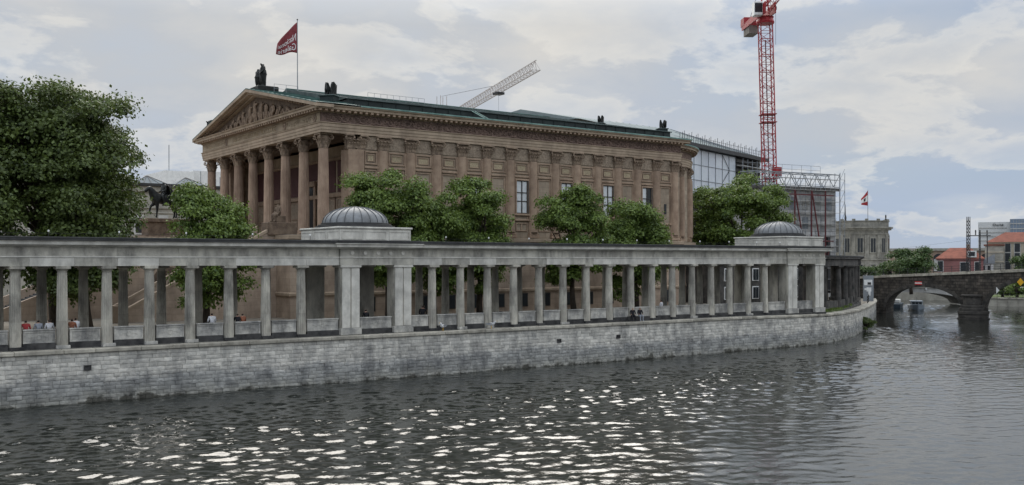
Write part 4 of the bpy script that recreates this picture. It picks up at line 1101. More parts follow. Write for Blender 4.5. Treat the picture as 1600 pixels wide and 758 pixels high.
# bronze rider
eq = thing('equestrian_statue', 'dark bronze horse and rider on a tall pedestal before the museum', 'statue', (29.6, 102.0, 10.75), R_(0))
cx_, cy_ = 29.9, 101.9
for (a, b_, z0, z1, c) in ((2.2, 1.5, 10.75, 11.05, .04), (1.9, 1.2, 11.05, 12.3, .03), (2.15, 1.4, 12.3, 12.7, .05)):
    MB().cbox(cx_-a, cx_+a, cy_-b_, cy_+b_, z0, z1, c).build('pedestal', m_tymp, eq)
H = [((0,.0,1.55),.42),((0,-.55,1.58),.44),((0,.6,1.58),.43),((0,-.90,1.88),.36),((0,-1.10,2.18),.29),((0,-1.22,2.42),.23),((0,-1.46,2.26),.17),((0,-1.62,2.02),.13),
     ((-.22,-.72,1.2),.19),((-.22,-1.02,.98),.10),((-.22,-1.12,.55),.07),((-.22,-1.0,.32),.075),
     ((.22,-.72,1.2),.18),((.22,-.70,.72),.10),((.22,-.74,.36),.065),((.22,-.78,.06),.085),
     ((-.22,.75,1.2),.24),((-.22,.92,.82),.13),((-.22,1.02,.45),.075),((-.22,.92,.06),.085),
     ((.22,.75,1.2),.24),((.22,.78,.82),.13),((.22,.98,.45),.075),((.22,.86,.06),.085),
     ((0,1.02,1.72),.13),((0,1.42,1.62),.12),((0,1.62,1.15),.10),((0,1.68,.75),.05)]
HE = [(0,1),(0,2),(1,3),(3,4),(4,5),(5,6),(6,7),(1,8),(8,9),(9,10),(10,11),(1,12),(12,13),(13,14),(14,15),(2,16),(16,17),(17,18),(18,19),(2,20),(20,21),(21,22),(22,23),(2,24),(24,25),(25,26),(26,27)]
hr = R_(-78)
fig_part('horse', eq, H, m_bronze, (cx_, cy_, 12.7), hr, 1.28, HE, 1)
RJ = human('sit'); RJ = [((c[0]*1.0, c[1], c[2]), r*1.15) for c, r in RJ]
RJ[12] = ((-.34, -.30, .34), .085); RJ[13] = ((-.36, -.14, -.06), .06); RJ[14] = ((-.38, -.30, -.10), .05)
RJ[16] = ((.34, -.30, .34), .085); RJ[17] = ((.36, -.14, -.06), .06); RJ[18] = ((.38, -.30, -.10), .05)
rd = fig_part('rider', eq, RJ, m_bronze, (cx_, cy_, 12.7+1.28*1.28), hr, 1.72)
ck = MB(); ck.lathe([(.05, 1.02), (.24, .98), (.34, .7), (.46, .3), (.56, -.1), (.58, -.15)], (0, .18, 0), 14, 0, math.pi, cap=False)
ck.build('cloak', m_bronze, rd, True)
# flag on the museum roof
fl = thing('flag', 'large dark red flag with white lettering on a tall pole above the pediment', 'flag', (44.5, 102.4, ZR))
MB().bar((44.5, 102.4, ZR-.3), (44.48, 102.4, 35.0), .055, 8, .04).build('pole', m_railing, fl)
MB().ell((44.48, 102.4, 35.05), (.09, .09, .09), 8, 6).build('finial', m_bronze, fl)
m_flag = M('flag_cloth', (.24, .05, .055), (.17, .034, .04), 2, .8, .1, 8, 0)
fdir = Vector((-RT.x, -RT.y, 0)).normalized()
def flagpt(u, v, off=0):
    # u from pole to fly, v from bottom to top; the cloth droops towards the fly
    top = 34.75-2.35*u**1.15; bot = 31.35-.1*u+.12*math.sin(u*6)
    p = Vector((44.44, 102.4, 0))+fdir*(2.3*u*(1-.06*v))
    nrm = Vector((-fdir.y, fdir.x, 0))
    return p+nrm*(.16*math.sin(u*7+v*2.5)*u+off)+Vector((0, 0, bot+(top-bot)*v))
fm = MB(); nu, nv = 24, 14
for sgn in (-.006, .006): pass
fm.add([flagpt(i/nu, j/nv) for i in range(nu+1) for j in range(nv+1)], [(i*(nv+1)+j, (i+1)*(nv+1)+j, (i+1)*(nv+1)+j+1, i*(nv+1)+j+1) for i in range(nu) for j in range(nv)])
fo = fm.build('cloth', m_flag, fl, True); so = fo.modifiers.new('thick', 'SOLIDIFY'); so.thickness = .012
for txt, vc in (('National', .52), ('Galerie', .19)):
    tmh = text_mesh(txt, 1.0, m_white, 0)
    xs_ = [v.co.x for v in tmh.vertices]; x0_, x1_ = min(xs_), max(xs_)
    for v in tmh.vertices:
        u = .05+.88*(v.co.x-x0_)/(x1_-x0_); vv = vc+v.co.y*.36
        v.co = flagpt(u, vv, 0)
    ext_ = tmh
    o = place('lettering', ext_, fl); so = o.modifiers.new('thick', 'SOLIDIFY'); so.thickness = .045; so.offset = 0; o['kind'] = 'stuff'
# dark bronze sculpture in the court, seen between the columns
bs = thing('court_sculpture', 'dark crouching bronze sculpture on a low block seen through the colonnade', 'statue', (52.4, 76.0, 3.12))
MB().cbox(51.6, 53.2, 75.4, 76.6, 3.1, 3.75, .04).build('block', m_dark, bs)
fig_part('figure', bs, [(c, r*1.3) for c, r in human('sit')], m_bronze, (52.4, 76.1, 3.45), R_(-40), 1.35)

# ------------------------------------------------------------------ trees
GROW = 1.0
def tree(name, label, base, hgt, crown_c, crown_r, nclump, nleaf, leaf, mat, seed, group=None, trunk_r=.28, clump_r=.36, low=-1.0, boxy=.78):
    r = np.random.default_rng(seed); rr = random.Random(seed)
    t_ = thing(name, label, 'tree', base, group=group)
    B = Vector(base); C = Vector(crown_c)
    # clump centres through the crown volume, mostly near its skin
    cl = []
    while len(cl) < nclump:
        d = r.normal(size=3); d /= np.linalg.norm(d)
        if d[2] < low: continue
        s = r.uniform(.25, .84)**.6
        d = np.sign(d)*np.abs(d)**boxy; d /= max(np.linalg.norm(d)**.82, 1e-6)
        bump_ = 1+.09*math.sin(d[0]*5+seed)+.08*math.sin(d[2]*6+d[1]*4+seed*2)
        p = np.array(C)+d*np.array(crown_r)*s*bump_*GROW
        cl.append((p, r.uniform(.75, 1.25)*clump_r*min(crown_r)))
    # trunk and limbs
    tk = MB(); fork = B.lerp(Vector((C.x, C.y, C.z)), .55 if hgt > 12 else .6); fork.z = B.z+hgt*.36
    wob = lambda s: Vector((rr.uniform(-s, s), rr.uniform(-s, s), 0))
    pts = [B+Vector((0,0,-.2)), B.lerp(fork, .3)+wob(.1), B.lerp(fork, .65)+wob(.15), fork]
    tk.tube(pts, [trunk_r*1.25, trunk_r, trunk_r*.9, trunk_r*.8], 9)
    lim = MB()
    for k in range(0, nclump, max(1, nclump//16)):
        p = Vector(cl[k][0]); mid = fork.lerp(p, .5)+wob(.4)+Vector((0,0,.3))
        lim.tube([fork-Vector((0,0,.3)), mid, p], [trunk_r*.5, trunk_r*.26, trunk_r*.08], 5)
    tk.build('trunk', m_bark, t_, True); lim.build('limbs', m_bark, t_, True)
    # leaves
    per = nleaf//nclump; allv = []
    for (p, cr) in cl:
        d = r.normal(size=(per, 3)); d /= np.linalg.norm(d, axis=1)[:, None]
        d[:, 2] = np.where(d[:, 2] < -.35, -d[:, 2]*.6, d[:, 2])
        rad = cr*(r.uniform(.25, 1.0, per)**.45)*(1+.25*r.normal(size=per)*.6)
        pos = p+d*rad[:, None]*np.array([1.12, 1.12, .82])
        nrm = d*.75+r.normal(size=(per, 3))*.55+np.array([0, 0, .35]); nrm /= np.linalg.norm(nrm, axis=1)[:, None]
        a = np.cross(nrm, r.normal(size=(per, 3))); a /= np.linalg.norm(a, axis=1)[:, None]; a[:, 2] -= .25
        b_ = np.cross(nrm, a)
        L_ = leaf*r.uniform(.65, 1.35, per)[:, None]
        tip = pos+a*L_; s1 = pos+a*L_*.45+b_*L_*.36-nrm*L_*.07; s2 = pos+a*L_*.45-b_*L_*.36-nrm*L_*.07
        allv.append(np.stack([pos, s1, tip, s2], 1).reshape(-1, 3))
    V_ = np.concatenate(allv); n = len(V_)//4
    me_ = bpy.data.meshes.new('crown'); me_.vertices.add(len(V_)); me_.vertices.foreach_set('co', V_.ravel())
    me_.loops.add(n*4); me_.loops.foreach_set('vertex_index', np.arange(n*4, dtype=np.int32)); me_.polygons.add(n); me_.polygons.foreach_set('loop_start', np.arange(n, dtype=np.int32)*4)
    me_.update(calc_edges=True); me_.materials.append(mat)
    place('crown', me_, t_)
    return t_
GR = 'trees in the museum court'
tree('tree', 'huge dark broad-crowned tree rising over the colonnade at far left', (17.2, 88.0, 3.1), 20, (16.2, 88.0, 15.7), (8.0, 7.6, 7.7), 215, 130000, .26, m_leafd, 31, trunk_r=.5, clump_r=.215, boxy=.88, low=-.62)
tree('tree', 'dark leafy tree cut off by the left edge of the photo', (8.2, 84.0, 3.1), 15, (8.6, 84, 10.6), (5.4, 5.0, 6.8), 100, 52000, 0.29, m_leafd, 2, trunk_r=.35)
tree('tree', 'dense dark lower tree beside the bronze rider, under the huge left tree', (18.6, 83.0, 3.1), 11, (17.9, 83.0, 9.4), (4.2, 3.6, 5.4), 90, 48000, 0.24, m_leafd, 3, trunk_r=.25)
tree('tree', 'round bright green tree in front of the left portico columns', (26.6, 79.3, 3.1), 11, (26.9, 79.3, 9.3), (3.3, 3.2, 5.2), 70, 42000, 0.215, m_leaf, 4, GR)
tree('tree', 'tall green tree just right of the nearer dome, leftmost along the museum side', (42.2, 77.4, 3.1), 12.5, (42.1, 77.4, 11.3), (3.5, 3.1, 6.9), 90, 54000, 0.225, m_leaf, 5, GR)
tree('tree', 'smaller green tree second along the museum side, pressed against the leftmost', (47.4, 78.2, 3.1), 11, (47.0, 78.2, 9.7), (3.0, 2.9, 5.4), 60, 34000, 0.22, m_leaf, 6, GR)
tree('tree', 'green tree third along the museum side, left of the tall uncovered window', (52.6, 78.4, 3.1), 12.5, (52.4, 78.4, 10.8), (3.3, 3.0, 6.7), 84, 50000, 0.225, m_leaf, 17, GR)
tree('tree', 'green round tree fourth along the museum side, right of the tall uncovered window', (64.2, 78.4, 3.1), 12, (63.9, 78.4, 10.9), (4.1, 3.2, 6.5), 90, 52000, 0.23, m_leaf, 8, GR)
tree('tree', 'wide lower green tree rightmost along the museum side wall', (73.0, 78.6, 3.1), 11, (73.0, 78.6, 9.8), (5.0, 3.3, 5.6), 84, 48000, 0.23, m_leaf, 9, GR)
tree('tree', 'big spreading green tree beyond the museum apse, left of the far dome', (106.5, 93.5, 3.1), 16, (106.3, 93.2, 12.5), (8.1, 6.6, 8.8), 150, 80000, 0.3, m_leaf, 10, trunk_r=.4, clump_r=.22)

# ------------------------------------------------------------------ background left: neighbouring museum and a pale modern block
m_glroof2 = M('skylight_glass', (.22, .24, .25), (.16, .175, .18), .5, .8, 0, vary=.05, spec=.15)
nm = thing('neighbouring_museum', 'long pale stone museum wing with flat cornice behind the bronze rider', 'building', (40, 176, 3))
MB().box(-20, 62, 170, 196, 3, 20.0).build('wall', m_limest, nm)
for z0, z1, o_, mt in ((20.0, 20.9, .5, m_limest), (20.9, 21.4, .9, m_roofd), (17.2, 17.5, .35, m_limest), (16.4, 16.6, .2, m_limest)):
    MB().cbox(-20-o_, 62+o_, 170-o_, 196+o_, z0+.003, z1, .04).build('cornice', mt, nm)
for i in range(17):
    x = 45.7-4*i if i < 14 else 49.7+4*(i-14)
    o = MB().cbox(x-.85, x+.85, 169.82, 169.99, 12.8, 16.1, .02).build('window', m_concr, nm)
    MB().box(x-.5, x+.5, 169.76, 169.81, 13.1, 15.6).build('pane', m_glassd, o)
for x in (31, 40.5, 48.8, 55.5):
    sk = MB(); sk.add([(x-3.2, 173, 21.4), (x+3.2, 173, 21.4), (x+3.2, 180, 21.4), (x-3.2, 180, 21.4), (x, 176.5, 23.2)], [(0,1,4),(1,2,4),(2,3,4),(3,0,4)]); o = sk.build('skylight', m_glroof2, nm)
    for k in range(5):
        xx = x-3.2+1.6*k; MB().bar((xx, 173, 21.42), (x+(xx-x)*.02, 176.4, 23.22), .05, 4).build('glazing_bar', m_steeld, o)
mb_ = thing('office_block', 'pale grey modern block rising behind the neighbouring museum roof', 'building', (88, 262, 0))
MB().box(76.5, 84, 260, 280, 0, 31.8).build('stair_tower', m_white, mb_)
MB().box(84.01, 120, 262, 280, 0, 26.5).build('lower_storeys', M('dark_slate', (.06,.07,.085), None, 1, .5, 0), mb_)
MB().box(84.01, 120, 261, 281, 26.51, 32.2).build('upper_storeys', m_white, mb_)
for i in range(8):
    MB().box(86+i*4, 86.15+i*4, 260.93, 260.99, 26.6, 32.1).build('panel_joint', m_steel, mb_)
    if i in (1, 3, 4, 6): MB().box(87.2+i*4, 88.8+i*4, 260.93, 260.99, 28.2, 30.8).build('window', m_steel, mb_)
MB().bar((79, 265, 31.8), (79, 265, 39), .12, 5).build('aerial', m_steel, mb_)

# ------------------------------------------------------------------ construction site beyond the museum
m_sheet = M('translucent_sheeting', (.66, .71, .76), (.56, .61, .67), .35, .3, .1, 3, .06, spec=.6)
m_slat = M('dark_slats', (.10, .095, .088), (.05, .048, .045), .6, .8, 0, vary=.15)
m_glroof = M('glazed_roof', (.25, .29, .29), (.17, .20, .20), .5, .8, 0, vary=.05, spec=.15)
gh = thing('glazed_hall', 'tall museum hall under rebuilding, wrapped in pale sheeting, behind the museum end', 'building', (140, 128, 3))
A = Vector((121.0, 121.8, 0)); Bp = Vector((159.3, 134.25, 0)); ud = (Bp-A).normalized(); nd = Vector((ud.y, -ud.x, 0)); LH = (Bp-A).length
ZH = 28.6
def hp(u, o_, z): return A+ud*u+nd*o_+Vector((0,0,z))
core = MB(); core.ext([hp(0, -.4, 2.9), hp(LH, -.4, 2.9), hp(LH, -24, 2.9), hp(0, -24, 2.9)], (0, 0, ZH-3)); core.build('hall_core', m_slat, gh)
SW = 27.2
for i in range(9):
    for j in range(3):
        u0, u1 = i*SW/9+.04, (i+1)*SW/9-.04; z0, z1 = 20.2+j*2.75+.03, 20.2+(j+1)*2.75-.03
        MB().ext([hp(u0, 0, z0), hp(u1, 0, z0), hp(u1, 0, z1), hp(u0, 0, z1)], nd*-.05).build('sheet_panel', m_sheet, gh)
for i in range(10): MB().bar(hp(i*SW/9, .06, 20), hp(i*SW/9, .06, 28.4), .05, 4).build('mullion', m_steel, gh)
for j in range(4): MB().bar(hp(0, .06, 20.2+j*2.75), hp(SW, .06, 20.2+j*2.75), .05, 4).build('transom', m_steel, gh)
for u0, z0, u1, z1 in ((SW*7/9, 28.3, SW*8/9, 25.8), (SW*8/9, 25.6, SW*7/9, 23.2)): MB().bar(hp(u0, .1, z0), hp(u1, .1, z1), .05, 4).build('brace', m_steeld, gh)
for j in range(19):
    z = 10.5+j*.95; MB().ext([hp(SW+.2, .05, z), hp(LH-1, .05, z), hp(LH-1, .05, z+.62), hp(SW+.2, .05, z+.62)], nd*.08).build('slat', m_slat, gh)
for j in range(8):
    z = 10+j*2.4; MB().ext([hp(SW+.2, .2, z), hp(LH+1.4, .2, z), hp(LH+1.4, .2, z+.12), hp(SW+.2, .2, z+.12)], nd*1.2).build('scaffold_deck', m_concr, gh)
for k in range(7):
    u = SW+.4+k*(LH+.8-SW)/6; MB().bar(hp(u, 1.4, 3), hp(u, 1.4, 28.2), .05, 5).build('scaffold_pole', m_steel, gh)
for j in range(7):
    z = 4+j*2.3; MB().ext([hp(0, .1, z), hp(SW, .1, z), hp(SW, .1, z+.14), hp(0, .1, z+.14)], nd*1.2).build('scaffold_deck', m_steeld, gh)
MB().ext([hp(-1, 1.0, ZH), hp(LH+1, 1.0, ZH), hp(LH+1, 1.0, ZH+.7), hp(-1, 1.0, ZH+.7)], nd*-26).build('eaves_band', m_steeld, gh)
zr0, zr1 = ZH+.71, 33.5
rfv = [hp(-30, .6, zr0), hp(LH+.5, .6, zr0), hp(LH+.5, -25, zr0), hp(-30, -25, zr0), hp(-30, -10, 31.6), hp(SW-4, -12, 34.4)]
rfm = MB(); rfm.add(rfv, [(0,1,5,4),(1,2,5),(2,3,4,5),(3,0,4)]); o = rfm.build('glazed_roof', m_glroof, gh)
for k in range(16):
    u = -2+k*(LH+2)/16; v_ = hp(u, .6, zr0+.03); top = rfv[4].lerp(rfv[5], min(1, (u+30)/(SW+26))); MB().bar(v_, top+Vector((0,0,.03)), .05, 4).build('glazing_bar', m_steel, o)
for k in range(44):
    u = 2+k*(LH-2)/43; MB().bar(hp(u, .8, ZH+.7), hp(u, .8+.1*(k % 2), ZH+1.9+.3*(k % 3)), .06, 4).build('eaves_post', m_steeld, gh)
for z in (ZH+1.2, ZH+1.8): MB().bar(hp(0, .8, z), hp(LH+1, .8, z), .035, 4).build('eaves_rail', m_steel, gh)
# scaffolded block with red shoring
sb = thing('scaffolded_block', 'scaffolded grey stone block with dark red steel shoring and lattice girder on top', 'building', (139, 108, 3))
A2 = Vector((129.0, 109.1, 0)); B2 = Vector((146.1, 106.8, 0)); u2 = (B2-A2).normalized(); n2v = Vector((u2.y, -u2.x, 0)); L2 = (B2-A2).length
def sp(u, o_, z): return A2+u2*u+n2v*o_+Vector((0,0,z))
m_sblock = M('shored_stone', (.70, .69, .67), (.48, .475, .47), .9, .9, .3, 7, .06, stain=(.12,.12,.12), sstr=.5, sscale=.6, brick=(2.1, .9, .06, .7, .45))
MB().ext([sp(0, 0, 2.9), sp(L2, 0, 2.9), sp(L2, -14, 2.9), sp(0, -14, 2.9)], (0, 0, 17.6)).build('block_wall', m_sblock, sb)
MB().ext([sp(-.6, .5, 20.5), sp(L2+.4, .5, 20.5), sp(L2+.4, -14, 20.5), sp(-.6, -14, 20.5)], (0, 0, .5)).build('top_slab', m_slat, sb)
for i in range(6):
    for j in range(5):
        u0 = 1.2+i*2.75; z0 = 4+j*3.3
        MB().ext([sp(u0, .02, z0), sp(u0+1.3, .02, z0), sp(u0+1.3, .02, z0+2.0), sp(u0, .02, z0+2.0)], n2v*.06).build('blocked_window', m_concr if (i+j) % 3 else m_steel, sb)
for u in (6.6, 10.4, 13.6):
    MB().bar(sp(u, 1.2, 2.9), sp(u, 1.2, 20.4), .15, 4).build('shoring_post', m_redd, sb)
for u in (6.6, 10.4): MB().bar(sp(u, 1.3, 20.2), sp(u+3.6, 1.3, 3.0), .12, 4).build('shoring_brace', m_redd, sb)
MB().bar(sp(14.3, 1.3, 10), sp(11.8, 1.3, 3.0), .09, 4).build('shoring_brace', m_redd, sb)
for z in (11.8, 19.6): MB().bar(sp(5, 1.25, z), sp(15.4, 1.25, z), .12, 4).build('shoring_beam', m_redd, sb)
MB().ext([sp(14.7, .3, 2.9), sp(15.3, .3, 2.9), sp(15.3, .3, 12.5), sp(14.7, .3, 12.5)], n2v*.4).build('dark_shaft', m_steeld, sb)
# scaffold tower on its right edge
for du in (0, 1.1):
    for dn in (.2, 1.4): MB().bar(sp(L2-.4+du, dn, 2.9), sp(L2-.4+du, dn, 23.6), .05, 5).build('scaffold_pole', m_steel, sb)
for j in range(11):
    z = 3.4+j*1.9
    for dn in (.2, 1.4): MB().bar(sp(L2-.4, dn, z), sp(L2+.7, dn, z), .04, 4).build('scaffold_ledger', m_steel, sb)
    MB().bar(sp(L2-.4, 1.4, z), sp(L2+.7, 1.4, z+1.9), .035, 4).build('scaffold_brace', m_steel, sb)
    MB().bar(sp(0, .6, z), sp(L2-.4, .6, z), .04, 4).build('scaffold_ledger', m_steel, sb); MB().bar(sp(0, .6, z+.95), sp(L2-.4, .6, z+.95), .03, 4).build('scaffold_ledger', m_steel, sb)
    MB().ext([sp(0, .25, z-.06), sp(L2-.4, .25, z-.06), sp(L2-.4, .25, z), sp(0, .25, z)], n2v*.7).build('scaffold_deck', m_concr, sb)
for k in range(15):
    u = .5+k*1.14; MB().bar(sp(u, .6, 2.9), sp(u, .6, 22.8), .045, 4).build('scaffold_pole', m_steel, sb)
# lattice girder and guard rail
for z in (21.2, 23.3):
    for dn in (.3, -2.0): MB().bar(sp(-2.5, dn, z), sp(L2+.6, dn, z), .09, 4).build('girder_chord', m_steel, sb)
for k in range(14):
    u = -2.5+k*(L2+3.1)/14; u_ = u+(L2+3.1)/14
    a, b_ = (21.2, 23.3) if k % 2 else (23.3, 21.2)
    for dn in (.3, -2.0): MB().bar(sp(u, dn, a), sp(u_, dn, b_), .055, 4).build('girder_web', m_steel, sb)
    MB().bar(sp(u, .3, 23.3), sp(u, -2.0, 23.3), .05, 4).build('girder_tie', m_steel, sb)
railing('r', sp(-2.0, -2.0, 23.4), sp(L2-1.6, -2.0, 23.4), 1.5, 8, sb, m_steel, .035)
# ------------------------------------------------------------------ red tower crane
m_cw = plain('counterweight_concrete', (.24, .215, .19), .85)
cr = thing('tower_crane', 'red lattice tower crane with cab and counter-jib above the building site', 'crane', (139.5, 115.4, 3))
cbz = Vector((139.6, 115.2, 3.0)); ctz = Vector((138.5, 115.9, 50.3)); ax = (ctz-cbz)
q1 = Vector((.80, -.60, 0)); q2 = Vector((.60, .80, 0)); hw = 1.02
def mp(t_, i, j): return cbz+ax*t_+q1*hw*i+q2*hw*j
cor = [(-1,-1),(1,-1),(1,1),(-1,1)]
for i, j in cor: MB().bar(mp(0, i, j), mp(1, i, j), .105, 5).build('mast_leg', m_red, cr)
NS = 17
for k in range(NS):
    sec_ = MB(); t0, t1 = k/NS, (k+1)/NS; tm_ = (t0+t1)/2
    for a in range(4):
        p, q_ = cor[a], cor[(a+1) % 4]
        sec_.bar(mp(t0, *p), mp(tm_, *q_), .05, 4); sec_.bar(mp(tm_, *q_), mp(t1, *p), .05, 4)
        sec_.bar(mp(t0, *p), mp(t0, *q_), .075, 4)
        sec_.bar(mp(tm_, *p), mp(tm_, *q_), .045, 4)
    sec_.build('mast_section', m_red, cr)
    if k < NS-1: MB().bar(mp(t0, 0, .2), mp(t1, 0, .2), .10, 5).build('ladder', m_redd, cr)
for t_ in (.42, .63, .66):
    MB().prism([(p.x, p.y) for p in (mp(t_, -1.3, -1.3), mp(t_, 1.3, -1.3), mp(t_, 1.3, 1.3), mp(t_, -1.3, 1.3))], mp(t_, 0, 0).z, mp(t_, 0, 0).z+.12).build('rest_platform', m_red, cr)
mid = cbz+ax*.43; k_ = MB().cbox(mid.x-.2, mid.x+1.3, mid.y-1.7, mid.y-.6, mid.z, mid.z+1.6, .03); k_.build('climbing_frame', m_red, cr)
top = ctz; jd = Vector(spot(705, 1000)-Vector((0,0,0))); jd.z = 0; jd.normalize(); jn = Vector((-jd.y, jd.x, 0))
MB().lathe([(1.5, 0), (1.6, .3), (1.35, .9), (1.5, 1.2)], (top.x, top.y, top.z), 16).build('slewing_ring', m_red, cr)
z0 = top.z+1.2
for s in (-1, 1):
    MB().ext([top+jn*s*.9-jd*3.2+Vector((0,0,1.2)), top+jn*s*.9+jd*10.5+Vector((0,0,1.2)), top+jn*s*.9+jd*10.5+Vector((0,0,1.9)), top+jn*s*.9-jd*3.2+Vector((0,0,3.2))], jn*.22).build('counter_jib_beam', m_red, cr)
for k in range(8): MB().bar(top+jn*-.9+jd*(1.5+k*1.2)+Vector((0,0,1.5)), top+jn*.9+jd*(2.1+k*1.2)+Vector((0,0,1.5)), .08, 4).build('counter_jib_tie', m_red, cr)
for k in range(3):
    c_ = top+jd*(7.2+k*1.15)+Vector((0,0,-.5)); b_ = MB().cbox(-.5, .5, -.9, .9, .4, 1.9, .04).xf(Matrix.Translation(c_) @ Matrix.Rotation(math.atan2(jd.y, jd.x), 4, 'Z')); b_.build('counterweight', m_cw, cr)
b_ = MB().cbox(-1.1, 1.1, -1.15, 1.15, 0, 1.5, .04).xf(Matrix.Translation(top+jd*10+Vector((0,0,1.9))) @ Matrix.Rotation(math.atan2(jd.y, jd.x), 4, 'Z')); b_.build('winch_house', m_red, cr)
cabc = top-RT*1.7-FW*1.2+Vector((0,0,1.1))
cab = MB().cbox(-.75, .75, -.9, .9, 0, 2.4, .06).xf(Matrix.Translation(cabc) @ Matrix.Rotation(math.atan2(RT.y, RT.x), 4, 'Z')).build('cab', m_white, cr)
MB().box(-.65, .65, -.93, -.905, .5, 2.1).xf(Matrix.Translation(cabc) @ Matrix.Rotation(math.atan2(RT.y, RT.x), 4, 'Z')).build('cab_window', m_glassd, cab)
for s in (-1, 1): MB().bar(top+jn*s*.8+Vector((0,0,1.3)), top+jd*1.2+Vector((0,0,9)), .14, 5).build('tower_head', m_red, cr)
MB().bar(top+jd*1.2+Vector((0,0,9)), top+jd*9.8+Vector((0,0,2.5)), .05, 4).build('tie_bar', m_steel, cr)
# the jib itself reaches forward over the site, out of the picture
JL = 42
for s in (-1, 1): MB().bar(top+jn*s*.7+Vector((0,0,2.0)), top+jn*s*.7-jd*JL+Vector((0,0,9.0)), .10, 4).build('jib_chord', m_red, cr)
MB().bar(top+Vector((0,0,3.6)), top-jd*JL+Vector((0,0,10.2)), .10, 4).build('jib_chord', m_red, cr)
jb = MB()
for k in range(28):
    a, b2 = k/28, (k+1)/28
    lo = lambda t_, s: top+jn*s*.7-jd*JL*t_+Vector((0,0,2+7*t_)); up_ = lambda t_: top-jd*JL*t_+Vector((0,0,3.6+6.6*t_))
    for s in (-1, 1): jb.bar(lo(a, s), up_((a+b2)/2), .045, 4); jb.bar(up_((a+b2)/2), lo(b2, s), .045, 4)
    jb.bar(lo(a, -1), lo(a, 1), .04, 4)
jb.build('jib_lattice', m_red, cr)
hkp = spot(1212, 172); MB().bar((hkp.x, hkp.y, 58), (hkp.x, hkp.y, 46.0), .035, 4).build('hoist_rope', m_steeld, cr)
MB().lathe([(.05, 0), (.18, .1), (.2, .6), (.05, .75)], (hkp.x, hkp.y, 52.0), 8).build('hook_block', m_steeld, cr)
# ------------------------------------------------------------------ pale crane jib over the museum ridge
c2 = thing('jib_crane', 'pale lattice crane jib pointing up to the right above the museum ridge', 'crane', (146, 236, 3))
tip = Vector((120.76, 159.51, 47.0)); far = Vector((147.5, 239.2, 47.0)); jv = (far-tip); JL2 = jv.length; jv.normalize(); jn2 = Vector((-jv.y, jv.x, 0))
for s in (-1, 1): MB().bar(tip+jn2*s*.85, far+jn2*s*.85+jv*14, .10, 4).build('jib_chord', m_pale, c2)
MB().bar(tip+Vector((0,0,2.0)), far+Vector((0,0,2.0)), .10, 4).build('jib_chord', m_pale, c2)
n = 40
for k in range(n):
    sg = MB(); a = tip+jv*(JL2*k/n); m_ = tip+jv*(JL2*(k+.5)/n); b2 = tip+jv*(JL2*(k+1)/n)
    for s in (-1, 1): sg.bar(a+jn2*s*.85, m_+Vector((0,0,2.0)), .05, 4); sg.bar(m_+Vector((0,0,2.0)), b2+jn2*s*.85, .05, 4)
    sg.bar(a-jn2*.85, a+jn2*.85, .05, 4); sg.bar(a-jn2*.85, b2+jn2*.85, .04, 4)
    sg.build('jib_lattice', m_pale, c2)
tr_ = tip+jv*27; MB().cbox(tr_.x-1, tr_.x+1, tr_.y-1, tr_.y+1, tr_.z-.7, tr_.z-.15, .05).build('trolley', m_steeld, c2)
MB().bar(tr_+Vector((0,0,-.5)), tr_+Vector((0,0,-19)), .035, 4).build('hoist_rope', m_steel, c2)
hq = far
for i, j in cor: MB().bar(hq+Vector((i*1.0, j*1.0, -44)), hq+Vector((i*1.0, j*1.0, 8)), .12, 4).build('mast_leg', m_pale, c2)
ml = MB()
for k in range(20):
    za_, zb_ = -44+k*2.3, -44+(k+1)*2.3
    for a in range(4):
        p, q_ = cor[a], cor[(a+1) % 4]; ml.bar(hq+Vector((p[0], p[1], za_)), hq+Vector((q_[0], q_[1], zb_)), .06, 4)
ml.build('mast_lattice', m_pale, c2)
MB().bar(hq+Vector((0,0,8)), tip+jv*31+Vector((0,0,2)), .05, 4).build('tie_bar', m_steeld, c2)
MB().cbox(hq.x-1.2, hq.x+1.2, hq.y+11, hq.y+14, hq.z-2, hq.z+1, .1).build('counterweight', m_concr, c2)

# ------------------------------------------------------------------ rounded museum tip with flags
m_rot = M('rotunda_stone', (.31, .295, .255), (.19, .182, .16), .9, .88, .2, 7, .08, stain=(.08, .078, .07), sstr=.65, sscale=.5)
bo = thing('rotunda_museum', 'grey stone museum end with rounded front and flag beyond the scaffolding', 'building', (224, 160, 2))
bc = spot(1344, 262); 
R0 = 7.0
MB().lathe([(R0, 1), (R0, 16.4)], (bc.x, bc.y, 0), 48).build('drum_wall', m_rot, bo, False)
d2 = (bc.xy-Vector((0,0))).normalized()
bx = MB().box(-R0, R0, 0, 30, 1, 16.4).xf(Matrix.Translation((bc.x, bc.y, 0)) @ Matrix.Rotation(-R_(YAW)-.35, 4, 'Z')); bx.build('wing_wall', m_rot, bo)
for r, z0, z1 in ((R0+.25, 8.6, 8.95), (R0+.2, 15.2, 15.5), (R0+.75, 16.42, 16.8), (R0+1.15, 16.81, 17.2), (R0+.1, 17.21, 18.6), (R0+.3, 18.61, 18.85)):
    MB().lathe([(r-.4, z0), (r, z0), (r, z1), (r-.4, z1)], (bc.x, bc.y, 0), 48, cap=False).build('cornice' if z0 < 17.2 else 'attic_parapet', m_rot, bo)
MB().lathe([(.1, 18.3), (R0, 18.3)], (bc.x, bc.y, 0), 32, cap=False).build('roof', m_roofd, bo)
a_cam = math.atan2(-bc.y, -bc.x)
